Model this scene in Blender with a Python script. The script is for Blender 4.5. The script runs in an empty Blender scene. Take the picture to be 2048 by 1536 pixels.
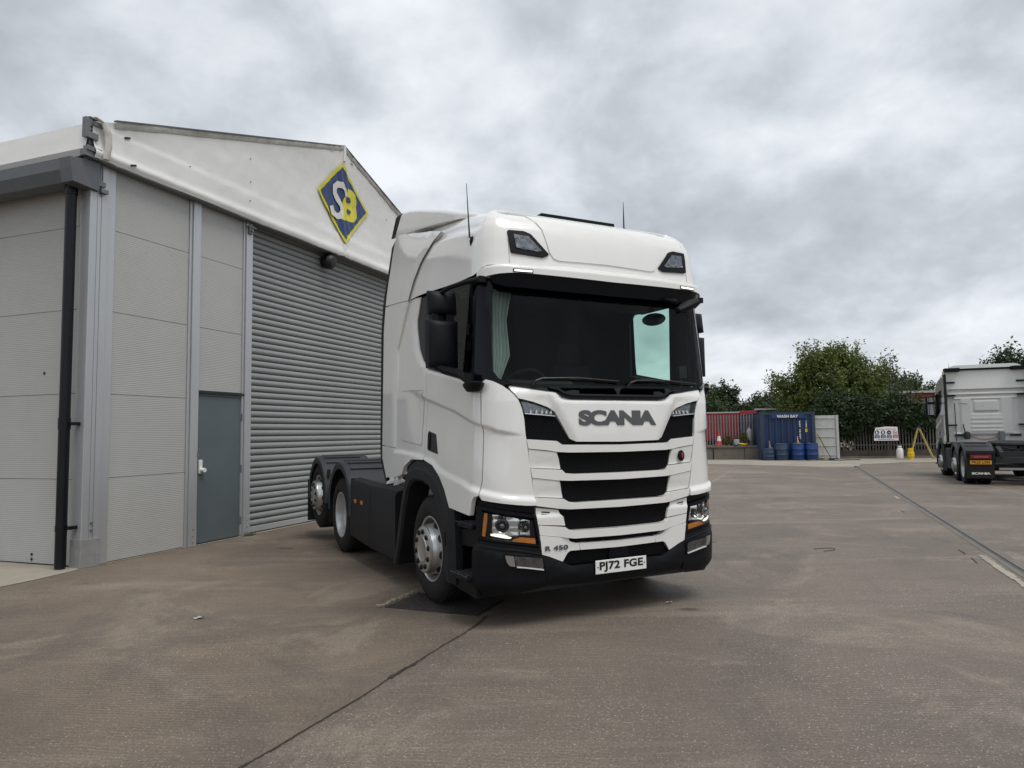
import bpy, bmesh, math, random
from mathutils import Vector, Matrix, noise
R = math.radians
random.seed(7)
sc = bpy.context.scene
COL = sc.collection

# ------------------------------------------------------------------ camera
CH, PITCH, ROLL, FPX = 1.5408, 0.0698, 0.0133, 1420.0
cd = bpy.data.cameras.new('camera'); cam = bpy.data.objects.new('camera', cd); COL.objects.link(cam)
cp, sp, cr, sr = math.cos(PITCH), math.sin(PITCH), math.cos(ROLL), math.sin(ROLL)
fw = Vector((0, cp, sp)); up0 = Vector((0, -sp, cp)); rt0 = Vector((1, 0, 0))
rt = rt0 * cr - up0 * sr; up = rt0 * sr + up0 * cr
M = Matrix((rt, up, -fw)).transposed().to_4x4(); M.translation = (0, 0, CH)
cam.matrix_world = M
cd.sensor_fit = 'HORIZONTAL'; cd.sensor_width = 36; cd.lens = 36 * FPX / 2048
cd.clip_start = .05; cd.clip_end = 3000
sc.camera = cam

# ------------------------------------------------------------------ sky, sun, exposure
SUN_EL, SUN_AZ = R(65), R(-48)         # azimuth measured from +x towards +y (behind and right of the camera)
w = bpy.data.worlds.new('World'); sc.world = w; w.use_nodes = True
nt = w.node_tree; nt.nodes.clear()
def N(tree, t, **k):
    n = tree.nodes.new(t)
    for a, b in k.items(): setattr(n, a, b)
    return n
def ramp(tree, stops, interp='LINEAR'):
    n = tree.nodes.new('ShaderNodeValToRGB'); e = n.color_ramp; e.interpolation = interp
    while len(e.elements) < len(stops): e.elements.new(.5)
    for el, (p, c) in zip(e.elements, stops):
        el.position = p; el.color = (*c, 1) if len(c) == 3 else c
    return n
def mth(tree, op, a=None, b=None, clamp=False):
    n = tree.nodes.new('ShaderNodeMath'); n.operation = op; n.use_clamp = clamp
    for i, v in enumerate((a, b)):
        if v is None: continue
        if hasattr(v, 'links'): tree.links.new(v, n.inputs[i])
        else: n.inputs[i].default_value = v
    return n.outputs[0]
tc = N(nt, 'ShaderNodeTexCoord'); sx = N(nt, 'ShaderNodeSeparateXYZ'); nt.links.new(tc.outputs['Generated'], sx.inputs[0])
zc = mth(nt, 'ADD', mth(nt, 'MAXIMUM', sx.outputs[2], 0.0), 0.48)
cx = N(nt, 'ShaderNodeCombineXYZ')
nt.links.new(mth(nt, 'DIVIDE', sx.outputs[0], zc), cx.inputs[0]); nt.links.new(mth(nt, 'DIVIDE', sx.outputs[1], zc), cx.inputs[1])
n1 = N(nt, 'ShaderNodeTexNoise'); n1.inputs['Scale'].default_value = 1.9; n1.inputs['Detail'].default_value = 9; n1.inputs['Roughness'].default_value = .52; n1.inputs['Distortion'].default_value = .35
mp1 = N(nt, 'ShaderNodeMapping'); mp1.inputs['Location'].default_value = (3.1, 1.7, 0); nt.links.new(cx.outputs[0], mp1.inputs[0]); nt.links.new(mp1.outputs[0], n1.inputs['Vector'])
n2 = N(nt, 'ShaderNodeTexNoise'); n2.inputs['Scale'].default_value = 5.4; n2.inputs['Detail'].default_value = 10; n2.inputs['Roughness'].default_value = .55; n2.inputs['Distortion'].default_value = .15
nt.links.new(mp1.outputs[0], n2.inputs['Vector'])
cl = mth(nt, 'ADD', mth(nt, 'MULTIPLY', n1.outputs[0], .58), mth(nt, 'MULTIPLY', n2.outputs[0], .42))
rp = ramp(nt, [(.36, (.35, .378, .412)), (.45, (.445, .474, .512)), (.52, (.56, .588, .625)), (.62, (.715, .74, .775))])
nt.links.new(cl, rp.inputs[0])
sky = N(nt, 'ShaderNodeTexSky', sky_type='NISHITA'); sky.sun_disc = False; sky.sun_elevation = SUN_EL; sky.sun_rotation = R(90) - SUN_AZ
bs = N(nt, 'ShaderNodeBackground'); bs.inputs[1].default_value = .10; nt.links.new(sky.outputs[0], bs.inputs[0])
bc = N(nt, 'ShaderNodeBackground'); bc.inputs[1].default_value = 1.0; nt.links.new(rp.outputs[0], bc.inputs[0])
mx = N(nt, 'ShaderNodeMixShader'); mx.inputs[0].default_value = .95; nt.links.new(bs.outputs[0], mx.inputs[1]); nt.links.new(bc.outputs[0], mx.inputs[2])
wo = N(nt, 'ShaderNodeOutputWorld'); nt.links.new(mx.outputs[0], wo.inputs[0])
sl = bpy.data.lights.new('sun', 'SUN'); sl.energy = 1.5; sl.angle = R(30); sl.color = (1, .97, .92)
so = bpy.data.objects.new('sun', sl); COL.objects.link(so)
sdir = Vector((math.cos(SUN_EL) * math.cos(SUN_AZ), math.cos(SUN_EL) * math.sin(SUN_AZ), math.sin(SUN_EL)))
so.rotation_euler = sdir.to_track_quat('Z', 'Y').to_euler()
vs = sc.view_settings; vs.view_transform = 'Standard'; vs.look = 'None'; vs.exposure = 0.40; vs.gamma = 1
sc.cycles.use_denoising = True; sc.cycles.denoising_input_passes = 'RGB_ALBEDO_NORMAL'; sc.cycles.denoising_prefilter = 'ACCURATE'
sc.cycles.max_bounces = 8; sc.cycles.transparent_max_bounces = 12; sc.cycles.caustics_reflective = False; sc.cycles.caustics_refractive = False

# ------------------------------------------------------------------ materials
def material(name, col, rough=.6, metal=0., coat=0., var=.08, vscale=3., bump=0., bscale=60., spec=.5, dirt=0., dirtcol=(.2, .18, .15), rvar=.06, stretch=None):
    m = bpy.data.materials.new(name); m.use_nodes = True; t = m.node_tree
    b = t.nodes['Principled BSDF']
    b.inputs['Metallic'].default_value = metal; b.inputs['Coat Weight'].default_value = coat; b.inputs['Coat Roughness'].default_value = .06
    b.inputs['Specular IOR Level'].default_value = spec
    tc = N(t, 'ShaderNodeTexCoord'); mp = N(t, 'ShaderNodeMapping'); t.links.new(tc.outputs['Object'], mp.inputs[0])
    if stretch: mp.inputs['Scale'].default_value = stretch
    n = N(t, 'ShaderNodeTexNoise'); n.inputs['Scale'].default_value = vscale; n.inputs['Detail'].default_value = 6; n.inputs['Roughness'].default_value = .62
    t.links.new(mp.outputs[0], n.inputs['Vector'])
    lo = tuple(max(0, c * (1 - var)) for c in col); hi = tuple(min(1, c * (1 + var)) for c in col)
    r = ramp(t, [(.3, lo), (.7, hi)]); t.links.new(n.outputs[0], r.inputs[0]); out = r.outputs[0]
    if dirt:
        n3 = N(t, 'ShaderNodeTexNoise'); n3.inputs['Scale'].default_value = vscale * 2.7; n3.inputs['Detail'].default_value = 9; n3.inputs['Roughness'].default_value = .7
        t.links.new(mp.outputs[0], n3.inputs['Vector'])
        f = mth(t, 'MULTIPLY', mth(t, 'MULTIPLY', mth(t, 'SUBTRACT', n3.outputs[0], .47, True), 4.0, True), dirt)
        mixn = N(t, 'ShaderNodeMix', data_type='RGBA'); t.links.new(f, mixn.inputs[0]); t.links.new(out, mixn.inputs[6]); mixn.inputs[7].default_value = (*dirtcol, 1); out = mixn.outputs[2]
    t.links.new(out, b.inputs['Base Color'])
    rr = mth(t, 'ADD', mth(t, 'MULTIPLY', n.outputs[0], rvar * 2), rough - rvar); t.links.new(rr, b.inputs['Roughness'])
    if bump:
        nb = N(t, 'ShaderNodeTexNoise'); nb.inputs['Scale'].default_value = bscale; nb.inputs['Detail'].default_value = 5
        t.links.new(mp.outputs[0], nb.inputs['Vector'])
        bp = N(t, 'ShaderNodeBump'); bp.inputs['Strength'].default_value = bump; bp.inputs['Distance'].default_value = .01
        t.links.new(nb.outputs[0], bp.inputs['Height']); t.links.new(bp.outputs[0], b.inputs['Normal'])
    return m
def emit_mat(name, col, s, base=(.8, .8, .8)):
    m = material(name, base, .3, var=.02); b = m.node_tree.nodes['Principled BSDF']
    b.inputs['Emission Color'].default_value = (*col, 1); b.inputs['Emission Strength'].default_value = s; return m
def glass_mat(name, tint, refl=1.0, rough=0.0):
    m = bpy.data.materials.new(name); m.use_nodes = True; t = m.node_tree; t.nodes.clear()
    o = N(t, 'ShaderNodeOutputMaterial'); tr = N(t, 'ShaderNodeBsdfTransparent'); tr.inputs[0].default_value = (*tint, 1)
    g = N(t, 'ShaderNodeBsdfGlossy'); g.inputs['Roughness'].default_value = rough; g.inputs[0].default_value = (refl, refl, refl, 1)
    lw = N(t, 'ShaderNodeLayerWeight'); lw.inputs[0].default_value = .5; fr = mth(t, 'ADD', .045, mth(t, 'MULTIPLY', mth(t, 'POWER', lw.outputs['Facing'], 5.), .95))
    mxs = N(t, 'ShaderNodeMixShader'); t.links.new(fr, mxs.inputs[0]); t.links.new(tr.outputs[0], mxs.inputs[1]); t.links.new(g.outputs[0], mxs.inputs[2]); t.links.new(mxs.outputs[0], o.inputs[0])
    return m
MT = {}
MT['paint'] = material('white_paint', (.80, .795, .765), .20, coat=1.0, var=.025, vscale=1.6, dirt=.05, dirtcol=(.55, .52, .46), stretch=(1, 1, .35))
MT['plastic'] = material('black_plastic', (.0042, .0048, .0068), .52, var=.25, vscale=5, bump=.06, bscale=180, spec=.2, dirt=.08, dirtcol=(.03, .028, .026))
MT['plastic2'] = material('grey_plastic', (.0145, .0155, .018), .55, var=.2, vscale=4, bump=.06, bscale=160, spec=.22, dirt=.14, dirtcol=(.04, .038, .035))
MT['guard'] = material('mudguard_plastic', (.038, .040, .046), .55, var=.15, vscale=4, bump=.08, bscale=140, spec=.25, dirt=.2, dirtcol=(.07, .066, .06))
MT['step_grip'] = material('step_grip', (.09, .092, .095), .55, var=.2)
MT['gloss_black'] = material('gloss_black', (.003, .0045, .007), .2, spec=.2, var=.1)
MT['mesh_black'] = material('mesh_black', (.006, .007, .009), .5, var=.3, vscale=30, spec=.3)
MT['rubber'] = material('rubber', (.014, .014, .014), .75, var=.25, vscale=12, bump=.15, bscale=90, spec=.3, dirt=.25, dirtcol=(.045, .04, .035))
MT['chassis'] = material('chassis_paint', (.012, .013, .016), .6, var=.3)
MT['alu'] = material('wheel_aluminium', (.56, .56, .55), .32, metal=.9, var=.10, vscale=7, dirt=.3, dirtcol=(.22, .20, .17), rvar=.1)
MT['steelrim'] = material('silver_rim_paint', (.52, .53, .54), .38, metal=.4, var=.10, vscale=6, dirt=.3, dirtcol=(.2, .19, .17))
MT['chrome'] = material('reflector_chrome', (.80, .81, .82), .12, metal=1., var=.06, vscale=40)
MT['lamp_dark'] = material('smoked_reflector', (.20, .21, .22), .18, metal=1., var=.5, vscale=28)
MT['badge_grey'] = material('badge_grey', (.115, .118, .122), .35, metal=.5, var=.06)
MT['amber'] = material('amber_lens', (.60, .19, .02), .2, coat=.4, var=.15, vscale=30)
MT['red_lens'] = material('red_lens', (.14, .004, .006), .15, coat=.6, var=.15, vscale=30)
MT['drl'] = emit_mat('running_light', (1, .95, .78), .75)
MT['marker'] = emit_mat('marker_light', (1, .98, .88), 1.3)
MT['plate_white'] = material('plate_white', (.78, .78, .76), .3, var=.03, dirt=.1)
MT['plate_yellow'] = material('plate_yellow', (.75, .36, .02), .3, var=.05, dirt=.2)
MT['ink'] = material('black_ink', (.008, .008, .008), .4, var=.1)
MT['lens'] = glass_mat('clear_lens', (.90, .92, .93))
MT['windscreen'] = glass_mat('windscreen_glass', (.76, .90, .84), .28)
MT['sideglass'] = glass_mat('side_glass', (.70, .90, .82), .6)
MT['visor'] = glass_mat('tinted_visor', (.05, .06, .08), .8)
MT['interior'] = material('dark_trim', (.005, .005, .006), .75, var=.25)
MT['seat'] = material('seat_cloth', (.010, .010, .012), .9, var=.25)
MT['curtain'] = material('grey_curtain', (.42, .43, .43), .85, var=.12, vscale=14)
MT['mirrorglass'] = material('mirror_face', (.22, .23, .24), .05, metal=1., var=.02)
MT['red'] = material('red_paint', (.35, .02, .03), .4, var=.1)
MT['white_plain'] = material('white_plain', (.74, .74, .72), .5, var=.06, dirt=.12)
MT['black_plain'] = material('black_plain', (.012, .012, .012), .5, var=.2)

# ------------------------------------------------------------------ mesh helpers
def props(o, label=None, cat=None, group=None, kind=None):
    if label: o['label'] = label
    if cat: o['category'] = cat
    if group: o['group'] = group
    if kind: o['kind'] = kind
    return o
def link(name, me, parent=None):
    o = bpy.data.objects.new(name, me); COL.objects.link(o)
    if parent is not None: o.parent = parent
    return o
def empty(name, loc=(0, 0, 0), rz=0., parent=None):
    o = bpy.data.objects.new(name, None); COL.objects.link(o); o.location = loc; o.rotation_euler = (0, 0, rz); o.empty_display_size = .2
    if parent is not None: o.parent = parent
    return o
def copy_tree(o, parent=None):
    c = o.copy(); COL.objects.link(c); c.parent = parent
    for ch in list(o.children): copy_tree(ch, c)
    return c
class MB:
    def __init__(s): s.v = []; s.f = []
    def add(s, vs, fs, M=None):
        b = len(s.v)
        for p in vs:
            p = Vector(p); s.v.append(M @ p if M else p)
        s.f += [tuple(i + b for i in f) for f in fs]; return s
    def box(s, lo, hi, M=None):
        (a, b, c), (d, e, f) = lo, hi
        return s.add([(a, b, c), (d, b, c), (d, e, c), (a, e, c), (a, b, f), (d, b, f), (d, e, f), (a, e, f)],
                     [(0, 3, 2, 1), (4, 5, 6, 7), (0, 1, 5, 4), (1, 2, 6, 5), (2, 3, 7, 6), (3, 0, 4, 7)], M)
    def cyl(s, p0, p1, r0, r1=None, n=12, caps=True):
        p0 = Vector(p0); p1 = Vector(p1); r1 = r0 if r1 is None else r1
        d = (p1 - p0).normalized(); q = d.to_track_quat('Z', 'Y').to_matrix()
        vs = []
        for p, r in ((p0, r0), (p1, r1)):
            for i in range(n):
                a = 2 * math.pi * i / n; vs.append(p + q @ Vector((r * math.cos(a), r * math.sin(a), 0)))
        fs = [(i, (i + 1) % n, n + (i + 1) % n, n + i) for i in range(n)]
        if caps: fs += [tuple(range(n - 1, -1, -1)), tuple(range(n, 2 * n))]
        return s.add(vs, fs)
    def tube(s, pts, r, n=8):
        pts = [Vector(p) for p in pts]; vs = []; m = len(pts)
        rs = r if isinstance(r, (list, tuple)) else [r] * m
        for i, p in enumerate(pts):
            d = (pts[min(i + 1, m - 1)] - pts[max(i - 1, 0)]).normalized()
            a = Vector((0, 0, 1)) if abs(d.z) < .9 else Vector((1, 0, 0))
            e1 = d.cross(a).normalized(); e2 = d.cross(e1)
            vs += [p + (e1 * math.cos(2 * math.pi * k / n) + e2 * math.sin(2 * math.pi * k / n)) * rs[i] for k in range(n)]
        fs = [(i * n + k, i * n + (k + 1) % n, (i + 1) * n + (k + 1) % n, (i + 1) * n + k) for i in range(m - 1) for k in range(n)]
        fs += [tuple(range(n)), tuple(range((m - 1) * n + n - 1, (m - 1) * n - 1, -1))]
        return s.add(vs, fs)
    def lathe(s, prof, n=40, M=None, closed=False):
        """prof: (r, h) about local Z"""
        m = len(prof); vs = []
        for r, hh in prof:
            for i in range(n):
                a = 2 * math.pi * i / n; vs.append((r * math.cos(a), r * math.sin(a), hh))
        fs = []
        for k in range(m - 1 if not closed else m):
            k2 = (k + 1) % m
            fs += [(k * n + i, k * n + (i + 1) % n, k2 * n + (i + 1) % n, k2 * n + i) for i in range(n)]
        return s.add(vs, fs, M)
    def prism(s, poly, d0, d1, axis=1, M=None):
        """poly of 2-D points extruded along axis from d0 to d1 (axis 1: (x,z); 0: (y,z); 2: (x,y))"""
        def mk(p, d): return {0: (d, p[0], p[1]), 1: (p[0], d, p[1]), 2: (p[0], p[1], d)}[axis]
        n = len(poly); vs = [mk(p, d0) for p in poly] + [mk(p, d1) for p in poly]
        fs = [(i, (i + 1) % n, n + (i + 1) % n, n + i) for i in range(n)] + [tuple(range(n - 1, -1, -1)), tuple(range(n, 2 * n))]
        return s.add(vs, fs, M)
    def sweep(s, path, prof, closed_prof=False):
        """path: list of (pos, e1, e2) ; prof: list of (a,b)"""
        m = len(prof); vs = []
        for p, e1, e2 in path: vs += [Vector(p) + Vector(e1) * a + Vector(e2) * b for a, b in prof]
        k = m if closed_prof else m - 1
        fs = [(i * m + j, i * m + (j + 1) % m, (i + 1) * m + (j + 1) % m, (i + 1) * m + j) for i in range(len(path) - 1) for j in range(k)]
        if closed_prof: fs += [tuple(range(m)), tuple(range((len(path) - 1) * m + m - 1, (len(path) - 1) * m - 1, -1))]
        return s.add(vs, fs)
    def mesh(s, name, mat, smooth=35, fix=True):
        me = bpy.data.meshes.new(name); me.from_pydata([tuple(p) for p in s.v], [], s.f); me.materials.append(mat)
        if fix:
            bm = bmesh.new(); bm.from_mesh(me); bmesh.ops.recalc_face_normals(bm, faces=bm.faces); bm.to_mesh(me); bm.free()
        if smooth:
            me.polygons.foreach_set('use_smooth', [True] * len(me.polygons)); me.set_sharp_from_angle(angle=R(smooth))
        me.update(); return me
    def build(s, name, mat, parent=None, smooth=35, bevel=0, fix=True):
        o = link(name, s.mesh(name, mat, smooth, fix), parent)
        if bevel:
            md = o.modifiers.new('bevel', 'BEVEL'); md.width = bevel; md.segments = 2; md.limit_method = 'ANGLE'; md.angle_limit = R(40)
        return o
def fillet(poly, r, n=4):
    out = []; m = len(poly)
    for i in range(m):
        p = Vector(poly[i]); a = Vector(poly[i - 1]); b = Vector(poly[(i + 1) % m])
        da = (a - p); db = (b - p); k = min(r, da.length * .45, db.length * .45)
        A = p + da.normalized() * k; B = p + db.normalized() * k
        for j in range(n + 1):
            t = j / n; out.append(tuple(A * (1 - t) ** 2 + p * 2 * t * (1 - t) + B * t * t))
    return out
def sstep(a, b, x):
    t = max(0., min(1., (x - a) / (b - a))); return t * t * (3 - 2 * t)
def ipl(tab, x):
    if x <= tab[0][0]: return tab[0][1]
    for (a, b), (c, d) in zip(tab, tab[1:]):
        if x <= c: return b + (d - b) * (x - a) / (c - a)
    return tab[-1][1]
def text_mesh(txt, size, mat, depth=.004, bold=.0, sx=1., spacing=1.):
    c = bpy.data.curves.new('text', 'FONT'); c.body = txt; c.size = size; c.offset = bold; c.extrude = depth; c.align_x = 'CENTER'; c.align_y = 'CENTER'; c.space_character = spacing
    o = bpy.data.objects.new('text', c); COL.objects.link(o); bpy.context.view_layer.update()
    me = bpy.data.meshes.new_from_object(o.evaluated_get(bpy.context.evaluated_depsgraph_get()))
    bpy.data.objects.remove(o); bpy.data.curves.remove(c)
    me.materials.clear(); me.materials.append(mat)
    xs = [v.co.x for v in me.vertices]; ys = [v.co.y for v in me.vertices]; cx0 = (min(xs) + max(xs)) / 2; cy0 = (min(ys) + max(ys)) / 2
    for v in me.vertices: v.co.x = (v.co.x - cx0) * sx; v.co.y -= cy0
    return me
def fit_text(txt, wd_, ht, mat, depth=.004, bold=.0, spacing=1.):
    """text scaled to an exact width and height"""
    me = text_mesh(txt, 1., mat, 0.01, bold, 1., spacing)
    xs = [v.co.x for v in me.vertices]; ys = [v.co.y for v in me.vertices]; W = max(xs) - min(xs); H = max(ys) - min(ys)
    for v in me.vertices: v.co = Vector((v.co.x * wd_ / W, v.co.y * ht / H, math.copysign(depth, v.co.z)))
    return me

# ------------------------------------------------------------------ ground
def ground_material():
    m = bpy.data.materials.new('yard_concrete'); m.use_nodes = True; t = m.node_tree; b = t.nodes['Principled BSDF']
    tc = N(t, 'ShaderNodeTexCoord'); P = tc.outputs['Object']
    def nz(scale, det=6, rough=.6, st=None, dist=0., rot=0.):
        n = N(t, 'ShaderNodeTexNoise'); n.inputs['Scale'].default_value = scale; n.inputs['Detail'].default_value = det; n.inputs['Roughness'].default_value = rough; n.inputs['Distortion'].default_value = dist
        mp = N(t, 'ShaderNodeMapping'); t.links.new(P, mp.inputs[0])
        if st: mp.inputs['Scale'].default_value = st
        mp.inputs['Rotation'].default_value = (0, 0, rot); t.links.new(mp.outputs[0], n.inputs['Vector']); return n.outputs[0]
    def mix(f, a, c):
        x = N(t, 'ShaderNodeMix', data_type='RGBA')
        for i, v in ((0, f), (6, a), (7, c)):
            if hasattr(v, 'links'): t.links.new(v, x.inputs[i])
            else: x.inputs[i].default_value = (*v, 1) if isinstance(v, tuple) else v
        return x.outputs[2]
    def rmp(v, a, c): return mth(t, 'MULTIPLY', mth(t, 'SUBTRACT', v, a), 1 / (c - a), True)
    ramp0 = ramp(t, [(.30, (.112, .087, .066)), (.52, (.168, .131, .099)), (.72, (.230, .178, .132))]); t.links.new(nz(.42, 8, .62, dist=.4), ramp0.inputs[0])
    col = ramp0.outputs[0]
    # greyer towards the middle of the yard, browner by the shed (the slabs were cast apart)
    sx_ = N(t, 'ShaderNodeSeparateXYZ'); t.links.new(P, sx_.inputs[0])
    slab = rmp(mth(t, 'ADD', mth(t, 'SUBTRACT', sx_.outputs[0], mth(t, 'MULTIPLY', sx_.outputs[1], .39)), 2.62), -.02, .06)
    col = mix(mth(t, 'MULTIPLY', slab, .40), col, (.146, .128, .112))
    # traffic film: long soft streaks
    col = mix(mth(t, 'MULTIPLY', rmp(nz(.5, 7, .65, (.35, 2.2, 1), .3, .12), .54, .74), .62), col, (.33, .27, .215))
    col = mix(mth(t, 'MULTIPLY', rmp(nz(.75, 7, .65, (.5, 1.7, 1), .6, -.15), .54, .80), .6), col, (.085, .073, .064))
    # worn and weathered patches with ragged edges
    pt = nz(.55, 10, .72, None, .9); col = mix(mth(t, 'MULTIPLY', rmp(pt, .54, .60), .45), col, (.30, .248, .195))
    pd = nz(.33, 10, .74, (1.4, 1., 1), 1.1, .7); col = mix(mth(t, 'MULTIPLY', rmp(pd, .52, .60), .55), col, (.098, .083, .070))
    ps = nz(2.3, 9, .75, None, .8, .4); col = mix(mth(t, 'MULTIPLY', rmp(ps, .60, .68), .45), col, (.075, .063, .053))
    # brushed ridges
    wv = N(t, 'ShaderNodeTexWave'); wv.wave_type = 'BANDS'; wv.bands_direction = 'Y'; wv.inputs['Scale'].default_value = 9.; wv.inputs['Distortion'].default_value = 5.5; wv.inputs['Detail'].default_value = 3; wv.inputs['Detail Scale'].default_value = .5
    mpw = N(t, 'ShaderNodeMapping'); mpw.inputs['Rotation'].default_value = (0, 0, .12); t.links.new(P, mpw.inputs[0]); t.links.new(mpw.outputs[0], wv.inputs[0])
    br = mth(t, 'MULTIPLY', rmp(wv.outputs[1], .55, .9), rmp(nz(.55, 4, .6), .44, .66))
    bl_ = nz(5., 5, .7, (.45, 7.5, 1), .2, .12)
    col = mix(mth(t, 'MULTIPLY', rmp(bl_, .54, .72), .30), col, (.095, .080, .066)); col = mix(mth(t, 'MULTIPLY', rmp(bl_, .46, .30), .30), col, (.36, .295, .235))
    col = mix(mth(t, 'MULTIPLY', br, .30), col, (.40, .315, .245))
    # aggregate
    vo = N(t, 'ShaderNodeTexVoronoi'); vo.inputs['Scale'].default_value = 58.; t.links.new(P, vo.inputs['Vector'])
    agg = mth(t, 'MULTIPLY', mth(t, 'SUBTRACT', 1., rmp(vo.outputs['Distance'], .12, .34)), rmp(nz(24., 3, .7), .42, .62))
    aggm = mth(t, 'MULTIPLY', agg, mth(t, 'ADD', mth(t, 'ADD', .24, mth(t, 'MULTIPLY', slab, .26)), mth(t, 'MULTIPLY', rmp(nz(.7, 5, .6), .42, .66), .65)))
    col = mix(aggm, col, (.66, .59, .50))
    fine = nz(60., 5, .85)
    col = mix(mth(t, 'MULTIPLY', rmp(fine, .49, .62), .70), col, (.052, .042, .034))
    # oil spots
    v2 = N(t, 'ShaderNodeTexVoronoi'); v2.inputs['Scale'].default_value = .62; v2.inputs['Randomness'].default_value = 1.
    mpo = N(t, 'ShaderNodeMapping'); mpo.inputs['Scale'].default_value = (.8, 1.5, 1); t.links.new(P, mpo.inputs[0]); t.links.new(mpo.outputs[0], v2.inputs['Vector'])
    d2 = mth(t, 'ADD', v2.outputs['Distance'], mth(t, 'MULTIPLY', nz(7., 5, .7), .10))
    col = mix(mth(t, 'MULTIPLY', mth(t, 'SUBTRACT', 1., rmp(d2, .085, .125)), .72), col, (.030, .027, .025))
    t.links.new(col, b.inputs['Base Color'])
    rg = mth(t, 'ADD', .52, mth(t, 'MULTIPLY', nz(.9, 5, .6), .30)); t.links.new(mth(t, 'SUBTRACT', rg, mth(t, 'MULTIPLY', agg, .14)), b.inputs['Roughness'])
    b.inputs['Specular IOR Level'].default_value = .42
    hgt = mth(t, 'ADD', mth(t, 'MULTIPLY', fine, .5), mth(t, 'ADD', mth(t, 'MULTIPLY', agg, .5), mth(t, 'MULTIPLY', wv.outputs[1], .05)))
    bp = N(t, 'ShaderNodeBump'); bp.inputs['Strength'].default_value = .8; bp.inputs['Distance'].default_value = .010
    t.links.new(hgt, bp.inputs['Height']); t.links.new(bp.outputs[0], b.inputs['Normal'])
    return m
MT['ground'] = ground_material()
g = MB(); g.add([(-500, -300, 0), (700, -300, 0), (700, 900, 0), (-500, 900, 0)], [(0, 1, 2, 3)])
props(g.build('ground', MT['ground'], smooth=0), 'brown grey brushed concrete yard', kind='structure')
def sheet(name, poly, z, mat, label):
    b = MB(); b.add([(x, y, z) for x, y in poly], [tuple(range(len(poly)))])
    return props(b.build(name, mat, smooth=0), label, kind='structure')
MT['pale_conc'] = material('pale_concrete', (.30, .27, .22), .8, var=.22, vscale=.6, dirt=.35, dirtcol=(.16, .14, .12), bump=.2, bscale=30)
MT['grey_conc'] = material('grey_concrete', (.17, .165, .155), .8, var=.2, vscale=1.5, dirt=.4, dirtcol=(.08, .075, .07), bump=.3, bscale=60)
MT['slot'] = material('slot_dark', (.012, .011, .010), .8, var=.3)
MT['crackfill'] = material('crack_dirt', (.028, .023, .019), .9, var=.4, vscale=20, bump=.5, bscale=80)
MT['chip'] = material('broken_concrete', (.25, .21, .165), .9, var=.3, vscale=25, bump=.6, bscale=70)
sheet('pavement', [(4, 36), (9.2, 33.4), (10.6, 31.9), (12.1, 30.2), (13.9, 28.9), (15.2, 31.2), (17.6, 32.4), (34, 33.2), (34, 37.6), (0, 41.5)], .004, MT['pale_conc'], 'pale concrete strip in front of the blue container')
def offset_strip(path, w0, w1, jag, z, seed):
    rnd = random.Random(seed); L = []; Rr = []; pts = []
    for (ax, ay), (bx, by) in zip(path, path[1:]):
        n = max(2, int(math.hypot(bx - ax, by - ay) / .03))
        for i in range(n): t = i / n; pts.append((ax + (bx - ax) * t, ay + (by - ay) * t))
    d = Vector((path[-1][0] - path[0][0], path[-1][1] - path[0][1])).normalized(); nx, ny = -d.y, d.x
    wob = 0
    for i, (x, y) in enumerate(pts):
        wob = wob * .9 + rnd.uniform(-jag, jag); wd = rnd.uniform(w0, w1)
        L.append((x + nx * (wob - wd), y + ny * (wob - wd), z)); Rr.append((x + nx * (wob + wd), y + ny * (wob + wd), z))
    n = len(L); return L + Rr, [(i, i + 1, n + i + 1, n + i) for i in range(n - 1)]
CRK = [(-1.75, 2.3), (-1.282, 3.432), (-1.183, 3.663), (-1.07, 3.935), (-.9, 4.347), (-.8, 4.628), (-.69, 4.867), (-.629, 5.045), (-.34, 5.766), (-.234, 6.149)]
b = MB(); b.add(*offset_strip(CRK, .0035, .0085, .0035, .0045, 3)); 
b.add(*offset_strip([(-.80, 4.62), (-.64, 5.0)], .006, .02, .008, .0047, 5)); b.add(*offset_strip([(-.36, 5.72), (-.22, 6.18)], .006, .016, .006, .0047, 6))
props(b.build('pavement_crack', MT['crackfill'], smooth=0), 'dark crack running along the slab joint', kind='structure')
sheet('concrete_apron', [(-5.21, 8.64), (-5.17, 8.50), (-5.27, 8.02), (-5.41, 7.59), (-5.8, 6.6), (-9.5, 8.0), (-9.5, 10.2), (-6.73, 9.23)], .005, MT['pale_conc'], 'pale worn concrete apron beside the shed')
# pale dusty strip along the foot of the shed front
b = MB(); rnd = random.Random(2); vs = []; n = 90
for i in range(n + 1):
    s = i / n * 7.4; wv_ = .035 + .05 * abs(noise.noise(Vector((s * 2.1, 0, 3)))) + rnd.uniform(0, .02)
    for o in (-.05, wv_): vs.append((-5.20 + .350 * s + .937 * o, 8.67 + .937 * s - .350 * o, .0048))
b.add(vs, [(2 * i, 2 * i + 2, 2 * i + 3, 2 * i + 1) for i in range(n)])
props(b.build('pavement_edge', MT['chip'], smooth=0), 'chipped pale concrete edge at the foot of the shed', kind='structure')
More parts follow.
